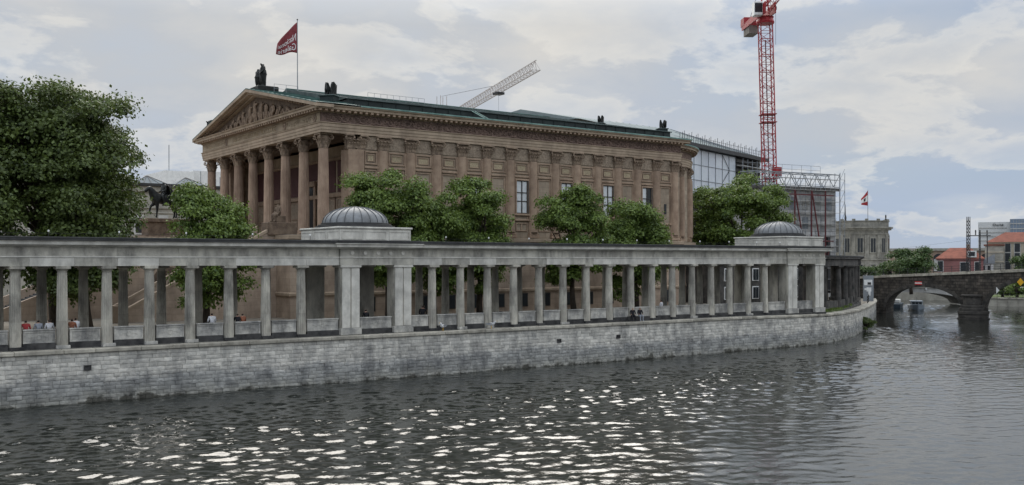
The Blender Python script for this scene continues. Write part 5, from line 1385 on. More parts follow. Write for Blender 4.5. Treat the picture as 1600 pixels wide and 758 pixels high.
for k in range(-4, 5):
    a = a_cam+k*.46
    Mx = Matrix.Translation((bc.x, bc.y, 0)) @ Matrix.Rotation(a-math.pi/2, 4, 'Z')
    for z0, z1 in ((10.6, 14.2), (3.4, 7.4)):
        o = MB().cbox(-.95, .95, R0-.05, R0+.16, z0-.3, z1+.4, .02).xf(Mx).build('window', m_rot, bo)
        MB().box(-.62, .62, R0+.165, R0+.19, z0, z1).xf(Mx).build('pane', m_glassd, o); MB().box(-.06, .06, R0+.192, R0+.22, z0, z1).xf(Mx).build('mullion', m_rot, o)
    Mx2 = Matrix.Translation((bc.x, bc.y, 0)) @ Matrix.Rotation(a+.23-math.pi/2, 4, 'Z')
    MB().cbox(-.55, .55, R0-.1, R0+.28, 9.0, 15.1, .03).xf(Mx2).build('pilaster', m_rot, bo)
    MB().cbox(-.4, .4, R0-.3, R0+.2, 18.86, 19.3, .05).xf(Mx2).build('parapet_block', m_rot, bo)
st_ = spot(1384, 255); fig_part('parapet_statue', bo, robed(human('stand')), m_dark, (st_.x, st_.y, 18.86), 0, .9)
f2 = thing('flag', 'small red and white flag on a pole above the rotunda museum', 'flag', (bc.x, bc.y, 18.3))
fp_ = spot(1356, 262); MB().bar((fp_.x, fp_.y, 18.3), (fp_.x, fp_.y, 27.2), .07, 6).build('pole', m_railing, f2)
def f2pt(u, v): 
    top_ = 27.0-2.2*u; bot_ = 23.0+.2*u
    p = Vector((fp_.x, fp_.y, 0))-RT*1.75*u+FW*.2*math.sin(u*6+v*2)*u; p.z = bot_+(top_-bot_)*v; return p
for k, (v0, v1, mt) in enumerate(((0, .28, m_red), (.28, .72, m_white), (.72, 1, m_red))):
    s_ = MB(); s_.add([f2pt(i/8, v0+(v1-v0)*j/3) for i in range(9) for j in range(4)], [(i*4+j, (i+1)*4+j, (i+1)*4+j+1, i*4+j+1) for i in range(8) for j in range(3)]); s_.build('flag_stripe', mt, f2, True)
s_ = MB(); s_.add([f2pt(.35+.3*i/3, .36+.28*j/3)-FW*.02 for i in range(4) for j in range(4)], [(i*4+j, (i+1)*4+j, (i+1)*4+j+1, i*4+j+1) for i in range(3) for j in range(3)]); s_.build('flag_emblem', m_steeld, f2)
sp2_ = spot(1321, 270); s3 = thing('spire', 'thin dark roof spire left of the flag on the rotunda museum', 'spire', (sp2_.x, sp2_.y, 18.3))
MB().lathe([(.5, 18.3), (.45, 19), (.25, 19.6), (.3, 20.2), (.1, 21), (.04, 23.8)], (sp2_.x, sp2_.y, 0), 8).build('shaft', m_dark, s3)

# ------------------------------------------------------------------ stone railway bridge
br = thing('railway_bridge', 'dark stone two-arched railway bridge across the river at right', 'bridge', (140, 88, 0))
bA = Vector((141.6, 97.0, 0)); bC = Vector((135.5, 68.8, 0)); bu = (bC-bA).normalized(); bw = Vector((.90, .44, 0)).normalized()
if bw.dot(FW) < 0: bw = -bw
BL = 46.0; BW = 9.0; off0 = 1.55
def bpnt(u, w, z): p = bA+bu*u+bw*w; p.z = z; return p
def deck(u): return 5.62+.046*u
ARCH = [(3.6, 18.7, 4.45, .9), (22.3, 41.0, 5.9, .9)]
def intr(u):
    for a, b_, zc, zs in ARCH:
        if a < u < b_:
            t_ = (u-(a+b_)/2)/((b_-a)/2); return zs+(zc-zs)*math.sqrt(max(0, 1-abs(t_)**2.1))
    return -1.3
us = [-6, 0, 3.6]+[3.6+15.1*i/28 for i in range(1, 28)]+[18.7, 22.3]+[22.3+18.7*i/32 for i in range(1, 32)]+[41.0, BL]
wl_ = MB()
for a, b_ in zip(us[:-1], us[1:]):
    m_ = (a+b_)/2; inside = any(x0_ <= m_ <= x1_ for x0_, x1_, _, _ in ARCH)
    za_, zb_ = ((intr(a) if intr(a) > -1 else .9), (intr(b_) if intr(b_) > -1 else .9)) if inside else (-1.3, -1.3)
    for w in (0, BW): wl_.add([bpnt(a, w, za_), bpnt(b_, w, zb_), bpnt(b_, w, deck(b_)), bpnt(a, w, deck(a))], [(0,1,2,3)])
    if inside: wl_.add([bpnt(a, 0, za_), bpnt(b_, 0, zb_), bpnt(b_, BW, zb_), bpnt(a, BW, za_)], [(0,1,2,3)])
for u in (3.6, 18.7, 22.3, 41.0): wl_.add([bpnt(u, 0, -1.3), bpnt(u, BW, -1.3), bpnt(u, BW, .9), bpnt(u, 0, .9)], [(0,1,2,3)])
wl_.build('spandrel_wall', m_bridge, br)
dk = MB()
for a, b_ in zip((-6, 20), (20, BL)): dk.add([bpnt(a, 0, deck(a)), bpnt(b_, 0, deck(b_)), bpnt(b_, BW, deck(b_)), bpnt(a, BW, deck(a))], [(0,1,2,3)])
dk.build('track_bed', m_asph, br)
for (x0_, x1_, zc, zs), nn in zip(ARCH, (27, 33)):
    pr = []
    for i in range(nn+1):
        ph = math.pi*(1-i/nn); t_ = math.cos(ph); u = (x0_+x1_)/2+t_*(x1_-x0_)/2; z = zs+(zc-zs)*math.sqrt(max(0, 1-abs(t_)**2.1)); pr.append((u, z))
    cu_, cz_ = (x0_+x1_)/2, zs-1.5
    for i in range(nn):
        (ua, za_), (ub, zb_) = pr[i], pr[i+1]
        def outp(u, z):
            d = Vector((u-cu_, z-cz_)); d.normalize(); return (u+d.x*.62, z+d.y*.62)
        oa, ob = outp(ua, za_), outp(ub, zb_); g_ = .03
        P = [bpnt(ua+(ub-ua)*g_, -.10-.03*(i % 2), za_), bpnt(ub-(ub-ua)*g_, -.10-.03*(i % 2), zb_), bpnt(ob[0]-(ob[0]-oa[0])*g_, -.10-.03*(i % 2), ob[1]), bpnt(oa[0]+(ob[0]-oa[0])*g_, -.10-.03*(i % 2), oa[1])]
        MB().ext(P, bw*.6).build('voussoir', m_vous, br)
# pier with rounded cutwater in coursed stone
for k, (z0, z1, r) in enumerate(((-1.2, .25, 2.15), (.26, .75, 2.02), (.76, 1.25, 2.1), (1.26, 1.7, 1.95), (1.71, 2.1, 1.7), (2.11, 3.3, 1.35), (3.31, 3.6, 1.6))):
    pc = bpnt(20.5, 0, 0); an = math.atan2(-bw.y, -bw.x)
    MB().lathe([(.1, z0), (r-.06, z0), (r, z0+.06), (r, z1-.06), (r-.06, z1), (.1, z1)], (pc.x, pc.y, 0), 20, an-math.pi/2, an+math.pi/2, cap=False).build('cutwater_course', m_vous, br)
for w in (-.22, BW-.1):
    n = 20
    for k in range(n):
        a, b_ = -6+(BL+6)*k/n, -6+(BL+6)*(k+1)/n
        MB().ext([bpnt(a+.01, w, deck(a)), bpnt(b_-.01, w, deck(b_)), bpnt(b_-.01, w, deck(b_)+.34), bpnt(a+.01, w, deck(a)+.34)], bw*.5).build('ledge_stone', M_LEDGE if 'M_LEDGE' in globals() else m_coping, br)
for w in (.1,):
    for k in range(30):
        u = -5.5+k*1.7; MB().bar(bpnt(u, w, deck(u)+.34), bpnt(u, w, deck(u)+1.25), .04, 4).build('railing_post', m_steeld, br)
    for h_ in (.6, .9, 1.25): MB().bar(bpnt(-5.5, w, deck(-5.5)+h_), bpnt(44, w, deck(44)+h_), .03, 4).build('railing_rail', m_steeld, br)
# navigation signs
m_yel = plain('sign_yellow', (.75, .42, .03), .5); m_sred = plain('sign_red', (.55, .04, .04), .5)
s1 = thing('navigation_sign', 'small red and white bar sign over the first bridge arch', 'sign', tuple(bpnt(10.3, -.2, 4.7)))
for z0, z1, mt in ((4.75, 4.92, m_sred), (4.92, 5.12, m_white), (5.12, 5.29, m_sred)): MB().ext([bpnt(9.6, -.16, z0), bpnt(11.0, -.16, z0), bpnt(11.0, -.16, z1), bpnt(9.6, -.16, z1)], bw*-.05).build('sign_band', mt, s1)
def diamond(u, z, r, mt, lab, half=False):
    t_ = thing('navigation_sign', lab, 'sign', tuple(bpnt(u, -.2, z-r)))
    MB().ext([bpnt(u-(0 if half else r), -.16, z), bpnt(u, -.16, z-r), bpnt(u+r, -.16, z), bpnt(u, -.16, z+r)] if not half else [bpnt(u, -.16, z-r), bpnt(u+r, -.16, z), bpnt(u, -.16, z+r)], bw*-.06).build('sign_plate', mt, t_)
    MB().ext([bpnt(u-.1, -.1, z-.1), bpnt(u+.1, -.1, z-.1), bpnt(u+.1, -.1, z+.1), bpnt(u-.1, -.1, z+.1)], bw*.12).build('bracket', m_steeld, t_)
diamond(24.4, 4.3, .5, m_white, 'small white triangular navigation sign at the springing of the second arch', True)
diamond(28.3, 5.55, .55, m_yel, 'yellow diamond navigation sign at the right edge on the second arch')
# catenary masts standing on the bridge
def catenary(lab, px, d, ztop, w, arm):
    p = spot(px, d); t_ = thing('catenary_mast', lab, 'mast', (p.x, p.y, 6))
    for i, j in cor: MB().bar((p.x+i*w, p.y+j*w, 5.8), (p.x+i*w*.8, p.y+j*w*.8, ztop), .05, 4).build('mast_leg', m_steeld, t_)
    lt = MB(); n = int((ztop-6)/.55)
    for k in range(n):
        z = 6+k*.55
        for a in range(4):
            pp, qq = cor[a], cor[(a+1) % 4]; lt.bar((p.x+pp[0]*w*.9, p.y+pp[1]*w*.9, z), (p.x+qq[0]*w*.9, p.y+qq[1]*w*.9, z+.55), .03, 4)
    lt.build('mast_lattice', m_steeld, t_)
    if arm:
        zz2 = 12.3; e = p+RT*3.4
        MB().bar((p.x, p.y, zz2), (e.x, e.y, zz2), .10, 4).build('cross_arm', m_steeld, t_)
        for f_ in (.35, .9):
            q_ = p+RT*3.2*f_; MB().lathe([(.05, 0), (.13, .1), (.06, .22), (.13, .34), (.06, .46), (.13, .58), (.05, .8)], (q_.x, q_.y, zz2+.1), 8).build('insulator', m_steeld, t_)
        q_ = p+RT*2.9; MB().bar((q_.x, q_.y, zz2), (q_.x, q_.y, zz2-4.2), .09, 4).build('drop_tube', m_steeld, t_)
        for k in range(6):
            z = 7.2+k*1.0; MB().bar((p.x-.45, p.y, z), (p.x+.45, p.y, z), .06, 4).build('rung', m_steeld, t_)
    return t_
catenary('tall dark lattice catenary mast with cross arm on the railway bridge', 1513, 152, 15.2, .22, True)
catenary('thin distant catenary post right of the tall lattice mast', 1531, 250, 16.2, .14, False)
wr = thing('overhead_wire', 'thin overhead railway wires strung above the bridge', 'wire', (140, 90, 10))
pw = spot(1513, 152); pe = spot(1395, 168)
for z in (10.2, 11.6): MB().bar((pw.x, pw.y, z), (pe.x, pe.y, z-1.2), .012, 4).build('wire', m_steeld, wr)

# ------------------------------------------------------------------ notice board and cabinet at the bridge end
nb = thing('notice_board', 'grey notice board with white panels beside the bridge abutment', 'sign', (122.7, 86, 3))
pb = spot(1357, 143)
def nbx(a, b_, c, d, z0, z1): return MB().cbox(a, b_, c, d, z0, z1, .02).xf(Matrix.Translation((pb.x, pb.y, 0)) @ Matrix.Rotation(-R_(YAW), 4, 'Z'))
nbx(-.75, .75, 0, .12, 2.6, 6.3).build('backing', m_steel, nb)
for (a, b_, z0, z1, mt) in ((-.65, .55, 4.9, 5.7, m_white), (-.15, .35, 5.0, 5.35, m_steeld), (-.3, .4, 4.0, 4.6, m_white), (-.6, -.3, 4.2, 4.5, m_white), (-.05, .3, 3.4, 4.0, m_white)):
    nbx(a, b_, -.05 if mt is m_white else -.09, -.002 if mt is m_white else -.052, z0, z1).build('notice', mt, nb)
# railing at the quay end
qr = thing('quay_railing', 'dark iron railing at the far end of the quay by the bridge', 'railing', (130, 90, 2.5))
railing('r', (118, 81.2, 2.5), (138, 94.2, 2.5), 1.1, 14, qr, m_steeld, .03, 3)

# ------------------------------------------------------------------ beyond the bridge: pale road bridge, boat, far bank
pbz = thing('road_bridge', 'pale concrete road bridge seen through the first stone arch', 'bridge', (170, 110, 0))
def fr_(px0, d0, px1, d1):
    a, b_ = spot(px0, d0), spot(px1, d1); return a, (b_-a).normalized(), (b_-a).length
rA, ru, rL = fr_(1372, 192, 1520, 187); rw = FW
def rp(u, w, z): p = rA+ru*u+rw*w; p.z = z; return p
ra, rb2 = -3.0, 16.2; nn = 30
rm = MB()
for k in range(nn):
    u0, u1 = ra+(rb2-ra)*k/nn, ra+(rb2-ra)*(k+1)/nn
    zi = lambda u: .1+2.3*math.sqrt(max(0, 1-((u-(ra+rb2)/2)/((rb2-ra)/2))**2))
    zo = lambda u: 3.0+.5*math.sqrt(max(0, 1-((u-6)/30)**2))
    for w in (0, 8): rm.add([rp(u0, w, zi(u0)), rp(u1, w, zi(u1)), rp(u1, w, zo(u1)), rp(u0, w, zo(u0))], [(0,1,2,3)])
    rm.add([rp(u0, 0, zi(u0)), rp(u1, 0, zi(u1)), rp(u1, 8, zi(u1)), rp(u0, 8, zi(u0))], [(0,1,2,3)])
rm.add([rp(rb2, 0, -1), rp(rb2+2.2, 0, -1), rp(rb2+2.2, 0, 3.3), rp(rb2, 0, 3.3)], [(0,1,2,3)]); rm.add([rp(-20, 0, -1), rp(ra, 0, -1), rp(ra, 0, 3.3), rp(-20, 0, 3.0)], [(0,1,2,3)])
rm.build('arch', m_concr, pbz)
for k in range(8): 
    u = -18+k*4.4; MB().ext([rp(u, -.25, 3.2), rp(u+4.36, -.25, 3.2), rp(u+4.36, -.25, 3.62), rp(u, -.25, 3.62)], rw*.5).build('parapet_block', m_limest, pbz)
lm = rp(8.5, -.3, 3.0); MB().ell(lm, (.2, .2, .25), 8, 6).build('lamp', m_white, pbz)
MB().ext([rp(-20, .2, 3.0), rp(18, .2, 3.0), rp(18, 8, 3.0), rp(-20, 8, 3.0)], (0, 0, .2)).build('roadway', m_asph, pbz)
fb = MB(); p0 = spot(1330, 215); p1 = spot(1700, 205)
fb.prism([(p0.x, p0.y), (p1.x, p1.y), (p1.x+500, p1.y+600), (p0.x-200, p0.y+700)], -1.3, 2.2); structure(fb.build('far_bank', m_limest))
# right bank promenade wall
ra_, rbk = spot(1528, 186), spot(1760, 172); rd = (rbk-ra_).normalized(); rn = Vector((-rd.y, rd.x, 0))
if rn.dot(FW) < 0: rn = -rn
pw_ = thing('promenade_wall', 'pale stone river wall on the far right bank seen past the bridge pier', 'wall', tuple(ra_))
L_ = (rbk-ra_).length; n = 14
for k in range(n):
    a, b_ = ra_+rd*(L_*k/n+.02), ra_+rd*(L_*(k+1)/n-.02)
    for z0, z1 in ((-1.2, .7), (.72, 1.35)):
        MB().ext([a+Vector((0,0,z0)), b_+Vector((0,0,z0)), b_+Vector((0,0,z1)), a+Vector((0,0,z1))], rn*.5).build('wall_stone', m_limest, pw_)
    MB().ext([a-rn*.15+Vector((0,0,1.36)), b_-rn*.15+Vector((0,0,1.36)), b_-rn*.15+Vector((0,0,1.6)), a-rn*.15+Vector((0,0,1.6))], rn*.8).build('coping_stone', m_coping, pw_)
for k in range(22):
    p = ra_+rd*(L_*k/22)+rn*.3; MB().bar(p+Vector((0,0,1.6)), p+Vector((0,0,2.7)), .04, 4).build('railing_post', m_steeld, pw_)
for h_ in (2.15, 2.7): MB().bar(ra_+rn*.3+Vector((0,0,h_)), rbk+rn*.3+Vector((0,0,h_)), .03, 4).build('railing_rail', m_steeld, pw_)
pm = MB(); a, b_ = ra_+rn*.5, rbk+rn*.5
pm.prism([(a.x, a.y), (b_.x, b_.y), ((b_+rn*60).x, (b_+rn*60).y), ((a+rn*60).x, (a+rn*60).y)], -1.2, 1.58); structure(pm.build('promenade', m_grass))
# excursion boat
bt_p = spot(1432, 170); bt = thing('excursion_boat', 'small grey passenger boat coming through the first bridge arch', 'boat', (bt_p.x, bt_p.y, 0), -R_(YAW)-R_(18), world_kids=False)
m_boatc = plain('cabin_paint', (.34, .37, .39), .5); m_hull = plain('hull_paint', (.17, .20, .23), .5); m_hulld = plain('hull_dark', (.05, .07, .09), .4)
hl = MB(); secs = []
for k in range(9):
    y = -4.5+k*1.1; w = 1.62*(1-max(0, (-1.5-y)/3.1)**2.2) if y < -1.5 else 1.62
    sh = 1.05+.35*max(0, (-1-y)/3.5); secs.append([( -w*.72, y, -.3), (-w, y, .35), (-w*1.02, y, sh), (w*1.02, y, sh), (w, y, .35), (w*.72, y, -.3)])
vs = [p for s in secs for p in s]; hl.add(vs, [(6*i+j, 6*(i+1)+j, 6*(i+1)+(j+1) % 6, 6*i+(j+1) % 6) for i in range(8) for j in range(6)]+[(0,1,2,3,4,5), tuple(48+j for j in range(6))])
hl.build('hull', m_hull, bt); bt.scale = (.72,)*3
MB().box(-1.66, 1.66, -2.0, 4.4, .35, .5).build('rubbing_strake', m_hulld, bt)
cbn = MB().cbox(-1.25, 1.25, -1.6, 3.6, 1.06, 2.05, .05).build('cabin', m_boatc, bt)
for k in range(3): MB().box(-1.1+k*.76, -.45+k*.76, -1.64, -1.605, 1.42, 1.9).build('window', m_glassd, cbn)
for s in (-1, 1):
    for k in range(4): MB().box(min(s*1.255, s*1.29), max(s*1.255, s*1.29), -1.2+k*1.2, -.2+k*1.2, 1.42, 1.9).build('window', m_glassd, cbn)
MB().cbox(-1.4, 1.4, -1.9, 3.8, 2.06, 2.16, .03).build('cabin_roof', m_hull, bt)
MB().bar((0, 0, 2.16), (0, 0, 3.0), .03, 5).build('mast', m_steeld, bt); MB().bar((0, -4.3, 1.4), (0, -4.4, 1.95), .025, 5).build('bow_staff', m_steeld, bt)
mo_p = spot(1398, 178); mo_ = thing('moored_boat', 'low dark moored launch by the left bank beyond the bridge', 'boat', (mo_p.x, mo_p.y, 0), -R_(YAW)-R_(25), world_kids=False)
h2 = MB(); h2.add([( -1.1, -3.5, 0), (1.1, -3.5, 0), (1.3, 0, 0), (1.1, 4, 0), (-1.1, 4, 0), (-1.3, 0, 0), (-1.2, -3.6, .8), (1.2, -3.6, .8), (1.5, 0, .9), (1.2, 4.1, .8), (-1.2, 4.1, .8), (-1.5, 0, .9)], [(6,7,8,9,10,11)]+[(i, (i+1) % 6, 6+(i+1) % 6, 6+i) for i in range(6)])
h2.build('hull', m_hulld, mo_); MB().cbox(-.9, .9, -1, 2.5, .88, 1.5, .1).build('canopy', m_concr, mo_)

# ------------------------------------------------------------------ far buildings
def local(px, d, turn=0):
    p = spot(px, d); return Matrix.Translation((p.x, p.y, 0)) @ Matrix.Rotation(-R_(YAW)-math.atan((px-800)/1546.0)+R_(turn), 4, 'Z')
def zat(py, d): return 8.5+(407-py)*d/1546.0
m_brick = M('viaduct_brick', (.30, .22, .165), (.22, .16, .12), .5, .9, 0, vary=.05)
m_pink = M('pink_render', (.27, .125, .118), (.21, .10, .094), .4, .9, 0, vary=.05)
m_tile = M('roof_tiles', (.25, .088, .058), (.17, .062, .043), .5, .85, 0, vary=.08)
m_cream = M('cream_render', (.45, .40, .31), (.36, .32, .25), .4, .9, 0, vary=.05)
m_wtower = M('white_cladding', (.62, .62, .60), (.55, .55, .54), .2, .7, 0, vary=.03)
# viaduct with round windows
d = 420; Lm = local(1460, d); s = d/1546.0
vi = thing('brick_viaduct_hall', 'long brown brick hall with round-arched openings behind the far trees', 'building', tuple(spot(1460, d)))
MB().box(-70*s, 80*s, 0, 14, 0, zat(392, d)).xf(Lm).build('wall', m_brick, vi); MB().box(-71*s, 81*s, -.6, 14.6, zat(392, d)+.01, zat(388, d)).xf(Lm).build('cornice', m_limest, vi)
for px in (1466, 1532):
    x = (px-1460)*s; r = 8*s/1.6*1.5
    o_ = MB(); o_.ext([(x-r, -.1, 4)]+[(x-r*math.cos(a), -.1, zat(404, d)+r*math.sin(a)) for a in [math.pi*k/10 for k in range(11)]]+[(x+r, -.1, 4)], (0, -.3, 0)); o = o_.xf(Lm).build('arched_opening', m_glassd, vi)
    i_ = MB(); i_.box(x-r*.9, x+r*.9, -.6, -.45, 4, zat(405, d)); i_.xf(Lm).build('infill_panel', m_concr, o)
def house(name, lab, px, d, w_px, eave, ridge, depth, wall, roof, wins, turn=0, hip=True, floor_z=2):
    Lm = local(px, d, turn); s = d/1546.0; w = w_px*s/2; ze, zr_ = zat(eave, d), zat(ridge, d)
    t_ = thing(name, lab, 'building', tuple(spot(px, d)))
    MB().box(-w, w, 0, depth, floor_z, ze).xf(Lm).build('wall', wall, t_)
    rf = MB(); o_ = .6; hx = w*.45 if hip else w+o_
    rf.add([(-w-o_, -o_, ze), (w+o_, -o_, ze), (w+o_, depth+o_, ze), (-w-o_, depth+o_, ze), (-hx, depth/2, zr_), (hx, depth/2, zr_)], [(0,1,5,4), (1,2,5), (2,3,4,5), (3,0,4), (0,3,2,1)]); r_ = rf.xf(Lm).build('roof', roof, t_)
    MB().box(w*.3, w*.3+.9, depth*.45, depth*.55, zr_-1.0, zr_+1.2).xf(Lm).build('chimney', m_brick, r_)
    for (u, py, ww, hh) in wins:
        x = u*w; z = zat(py, d)
        o = MB().box(x-ww/2-.15, x+ww/2+.15, -.12, -.003, z-hh/2-.15, z+hh/2+.15).xf(Lm).build('window', m_wtower, t_)
        MB().box(x-ww/2, x+ww/2, -.2, -.125, z-hh/2, z+hh/2).xf(Lm).build('pane', m_glassd, o)
    MB().box(-w-.3, w+.3, -.3, -.002, ze-.5, ze-.01).xf(Lm).build('eaves_band', wall, t_)
    return t_, Lm, s, w, ze, zr_
t_, Lm, s, w, ze, zr_ = house('red_house', 'pink-red house with orange-red tiled roof and dormer behind the lattice mast', 1500, 330, 66, 404, 387, 13, m_pink, m_tile, [(-.85, 416, 1.6, 3.4), (.2, 417, 2.6, 3), (.75, 417, 1.6, 3.2)])
dm = MB().box(2.2, 5.0, -.5, 5, ze+.4, ze+2.6).xf(Lm).build('dormer', m_wtower, t_); MB().box(2.7, 4.5, -.55, -.502, ze+.8, ze+2.2).xf(Lm).build('pane', m_glassd, dm)
house('cream_tenement', 'cream apartment house with steep orange-red roof at the right edge', 1592, 350, 88, 378, 362, 16, m_cream, m_tile, [(u, py, 1.7, 3.0) for u in (-.35, -.05, .3, .65) for py in (387, 402, 416)], hip=True)
Lm = local(1553, 345)
dm2 = thing('cream_side_house', 'blank-gabled beige house between the red house and the cream tenement', 'building', tuple(spot(1553, 345)))
MB().box(-2.8, 3.0, -2, 8, 2, zat(384, 345)).xf(Lm).build('wall', m_limest, dm2); MB().box(-3.2, 3.4, -2.4, 8.4, zat(384, 345)+.01, zat(382, 345)).xf(Lm).build('roof', m_tile, dm2)
for z in (395, 410): MB().box(-2.9, 3.1, -2.2, -2.003, zat(z, 345), zat(z, 345)+.4).xf(Lm).build('string_course', m_cream, dm2)
sh_ = thing('grey_gabled_house', 'small pale house with light grey roof between red house and beige gable', 'building', tuple(spot(1538, 335)))
Lm = local(1537, 335); MB().box(-2.6, 3.0, 0, 9, 2, zat(412, 335)).xf(Lm).build('wall', m_wtower, sh_)
r_ = MB(); r_.ext([(-3, -.3, zat(412, 335)), (3.4, -.3, zat(412, 335)), (3.4, -.3, zat(397, 335))], (0, 9.5, 0)); r_.xf(Lm).build('roof', m_steel, sh_)
for x in (-1.6, 0, 1.6): o = MB().box(x-.4, x+.4, -.08, -.003, zat(422, 335), zat(415, 335)).xf(Lm).build('window', m_glassd, sh_)
d = 800; s = d/1546.0; Lm = local(1556, d)
wt_ = thing('white_tower_block', 'tall white clad tower block with dark script sign far behind the roofs', 'building', tuple(spot(1556, d)))
MB().box(-25*s, 22*s, 0, 20, 0, zat(347, d)).xf(Lm).build('slab', m_wtower, wt_)
for py in (357, 364, 370, 377): MB().box(-24*s, 15*s, -.3, -.01, zat(py, d), zat(py, d)+.9).xf(Lm).build('window_band', m_concr, wt_)
tmh = text_mesh('Charité', 2.6, m_steeld, .15); to = place('sign_lettering', tmh, wt_); 
Mx = Lm @ Matrix.Translation((1.5, -.5, zat(351.5, d))) @ Matrix.Rotation(R_(90), 4, 'X'); tmh.transform(Mx)
gt_ = thing('glass_office_block', 'blue-grey glass office block beside the white tower at the right edge', 'building', tuple(spot(1596, 780)))
Lm = local(1597, 780); s = 780/1546.0
m_blueg = plain('blue_glass', (.20, .25, .32), .2)
MB().box(-17*s, 22*s, 0, 20, 0, zat(342, 780)).xf(Lm).build('slab', m_blueg, gt_)
for k in range(10): MB().box(-16*s+k*3.9*s, -15.6*s+k*3.9*s, -.25, -.01, 4, zat(343, 780)).xf(Lm).build('mullion', m_concr, gt_)
for py in (350, 358, 366): MB().box(-17*s, 22*s, -.28, -.012, zat(py, 780), zat(py, 780)+.7).xf(Lm).build('floor_band', m_concr, gt_)
# court building behind the curved colonnade
ct = thing('court_building', 'dark stone court building with white windows seen between the sooty columns', 'building', (104, 86, 3))
MB().box(92, 112, 84.5, 90.5, 3, 8.0).build('wall', m_bcol, ct); MB().box(91.7, 112.3, 84.2, 90.8, 8.01, 8.3).build('roof', m_roofd, ct)
for k in range(7):
    for z in (3.6, 5.9):
        o = MB().cbox(93.2+k*2.6, 94.4+k*2.6, 84.36, 84.49, z, z+1.6, .02).build('window', m_white, ct)
        for q_ in (0, 1): MB().box(93.3+k*2.6+q_*.53, 93.77+k*2.6+q_*.53, 84.33, 84.358, z+.1, z+1.5).build('pane', m_glassd, o)

# ------------------------------------------------------------------ far greenery
p = spot(1424, 190); tree('tree', 'broad dark green tree behind the railway bridge, right of the rotunda', (p.x, p.y, 2.2), 9, (p.x, p.y, 7.9), (4.7, 4.7, 3.3), 50, 12000, .34, m_leafb, 21, 'trees beyond the railway bridge')
p = spot(1392, 200); tree('tree', 'low dark tree at the left flank of the broad tree behind the bridge', (p.x, p.y, 2.2), 7, (p.x, p.y, 6.4), (2.6, 2.6, 2.6), 24, 6000, .34, m_leafb, 22, 'trees beyond the railway bridge')
p = spot(1606, 200); tree('tree', 'green tree cut by the right edge above the bridge parapet', (p.x, p.y, 2.2), 9, (p.x, p.y, 7.6), (2.6, 2.6, 3.2), 26, 6000, .34, m_leafb, 23, 'trees beyond the railway bridge')
p = spot(1352, 165); tree('shrub', 'dark bushy shrub in front of the rotunda museum wall', (p.x, p.y, 2.3), 5, (p.x, p.y, 5.8), (2.4, 2.4, 2.2), 24, 6000, .3, m_leafb, 24)
p = spot(1590, 186); tree('shrub', 'green shrub on the right bank promenade under the second arch', (p.x, p.y, 1.5), 3, (p.x, p.y, 3.4), (3.2, 2.0, 1.7), 24, 6000, .26, m_leaf, 25)
p = spot(1566, 188); tree('shrub', 'darker shrub on the right bank promenade beside the bridge pier', (p.x, p.y, 1.5), 3, (p.x, p.y, 3.2), (2.2, 2.0, 1.5), 20, 5000, .26, m_leafb, 26)
tree('creeper', 'dark creeper and moss hanging on the quay wall at the bend', (104.3, 72.0, 0.2), 2, (104.3, 72.0, .95), (2.4, .7, .85), 22, 6500, .16, m_leafd, 27, trunk_r=.05)

# ------------------------------------------------------------------ people
c_red = cloth('red_shirt', (.42, .06, .06)); c_wht = cloth('white_shirt', (.70, .70, .72)); c_blk = cloth('black_jacket', (.02, .02, .024)); c_gry = cloth('grey_shirt', (.30, .32, .36)); c_jean = cloth('blue_jeans', (.05, .07, .12)); c_org = cloth('rust_shirt', (.30, .12, .07)); c_blue = cloth('blue_shirt', (.10, .16, .30))
SEAT = 3.236+.47
def ledge(px): # x on the bench ledge behind the parapets
    t_ = (px-800)/1546.0; c_, s_ = FW.x, FW.y
    return 64.55*(c_+s_*t_)/(s_-c_*t_)
person('person in red shirt seated behind the parapet at far left', (ledge(40), 64.50, SEAT), R_(170), 'sit', c_red, c_jean)
person('person in grey shirt seated next to the one in red', (ledge(60), 64.50, SEAT), R_(190), 'sit', c_gry, c_jean)
person('person in white shirt with arms on the parapet, left of the second column', (ledge(77), 64.50, SEAT), R_(175), 'sit', c_wht, c_blk)
person('person in rust shirt seated just right of the second column', (ledge(112), 64.50, SEAT), R_(160), 'sit', c_org, c_jean)
person('person in white top seated beside the one in the rust shirt', (ledge(119), 64.62, SEAT), R_(200), 'sit', c_wht, c_jean, scale=1.05)
person('dark clothed person walking in the court before the stairs', (15.9, 72.6, 3.12), R_(120), 'walk', c_blk, c_jean)
person('person in white shirt sitting with back to the river on the left parapet bench', (ledge(331), 64.50, SEAT), R_(180), 'sit', c_wht, c_blk, scale=1.08)
person('dark haired person in black on the bench, left of a pair', (ledge(371), 64.50, SEAT), R_(170), 'sit', c_blk, c_jean)
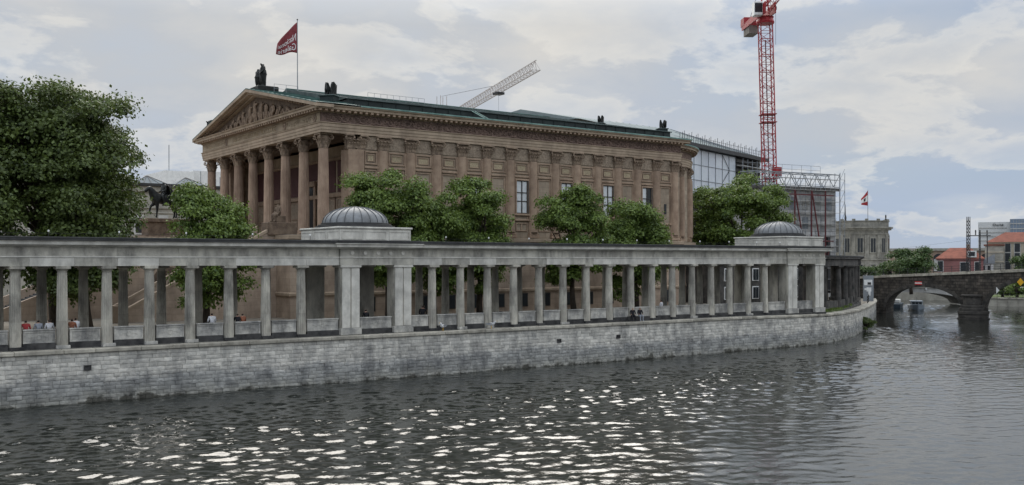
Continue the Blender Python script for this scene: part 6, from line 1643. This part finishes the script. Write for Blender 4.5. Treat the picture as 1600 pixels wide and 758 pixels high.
person('dark haired person in grey on the bench, right of a pair', (ledge(379), 64.50, SEAT), R_(190), 'sit', c_org, c_blk)
person('person in dark jacket seated inside the nearer domed pavilion', (ledge(572), 64.55, SEAT), R_(180), 'sit', c_blk, c_blk)
person('dark clothed person leaning forward just right of the nearer pavilion', (ledge(660), 64.50, SEAT), R_(140), 'sit', c_blk, c_jean, scale=1.12)
person('black clad person on the quay edge, left of two', (58.4, 63.35, 3.225), R_(-30), 'sit', c_blk, c_blk, scale=.95)
person('black clad person with white shoes on the quay edge, right of two', (59.2, 63.3, 3.225), R_(-20), 'sit', c_blk, c_gry, scale=.95)
person('person in white shirt seated behind the parapet near the far pavilion', (ledge(1033), 64.50, SEAT), R_(200), 'sit', c_wht, c_jean)
for x, lab in ((58.4, 'left'), (59.2, 'right')):
    MB().cbox(x-.3, x+.3, 63.43, 63.74, 3.226, 3.66, .03).build('seat_block', m_dark, quay)
# gulls on the step
m_gull = plain('gull_feathers', (.72, .72, .72), .7); m_gullw = plain('gull_wing', (.30, .31, .33), .7)
def gull(lab, x, y, rz, s=1):
    t_ = thing('gull', lab, 'bird', (x, y, 3.225), rz, 'gulls on the quay', world_kids=False)
    J = [((0, 0, .22), .085), ((0, -.12, .25), .075), ((0, -.2, .34), .045), ((0, -.24, .40), .045), ((0, .16, .22), .05), ((0, .3, .22), .015)]
    me_ = skin(J, [(0,1),(1,2),(2,3),(0,4),(4,5)], 1); me_.materials.append(m_gull); place('body', me_, t_)
    for sd in (-1, 1):
        MB().ext([(sd*.075, -.1, .27), (sd*.085, .08, .29), (sd*.03, .36, .25), (sd*.07, .1, .18)], (sd*.02, 0, 0)).build('wing', m_gullw, t_)
        MB().bar((sd*.03, 0, .15), (sd*.03, 0, 0), .008, 4).build('leg', m_yel, t_)
    MB().bar((0, -.28, .40), (0, -.36, .385), .014, 5, .004).build('beak', m_yel, t_); t_.scale = (s,)*3
gull('white gull on the quay step below the fourth panel right of the pavilion', 43.4, 63.1, R_(40), 1.5)
gull('white gull at the foot of the first column right of the pavilion', 39.0, 63.1, R_(-60), 1.6)
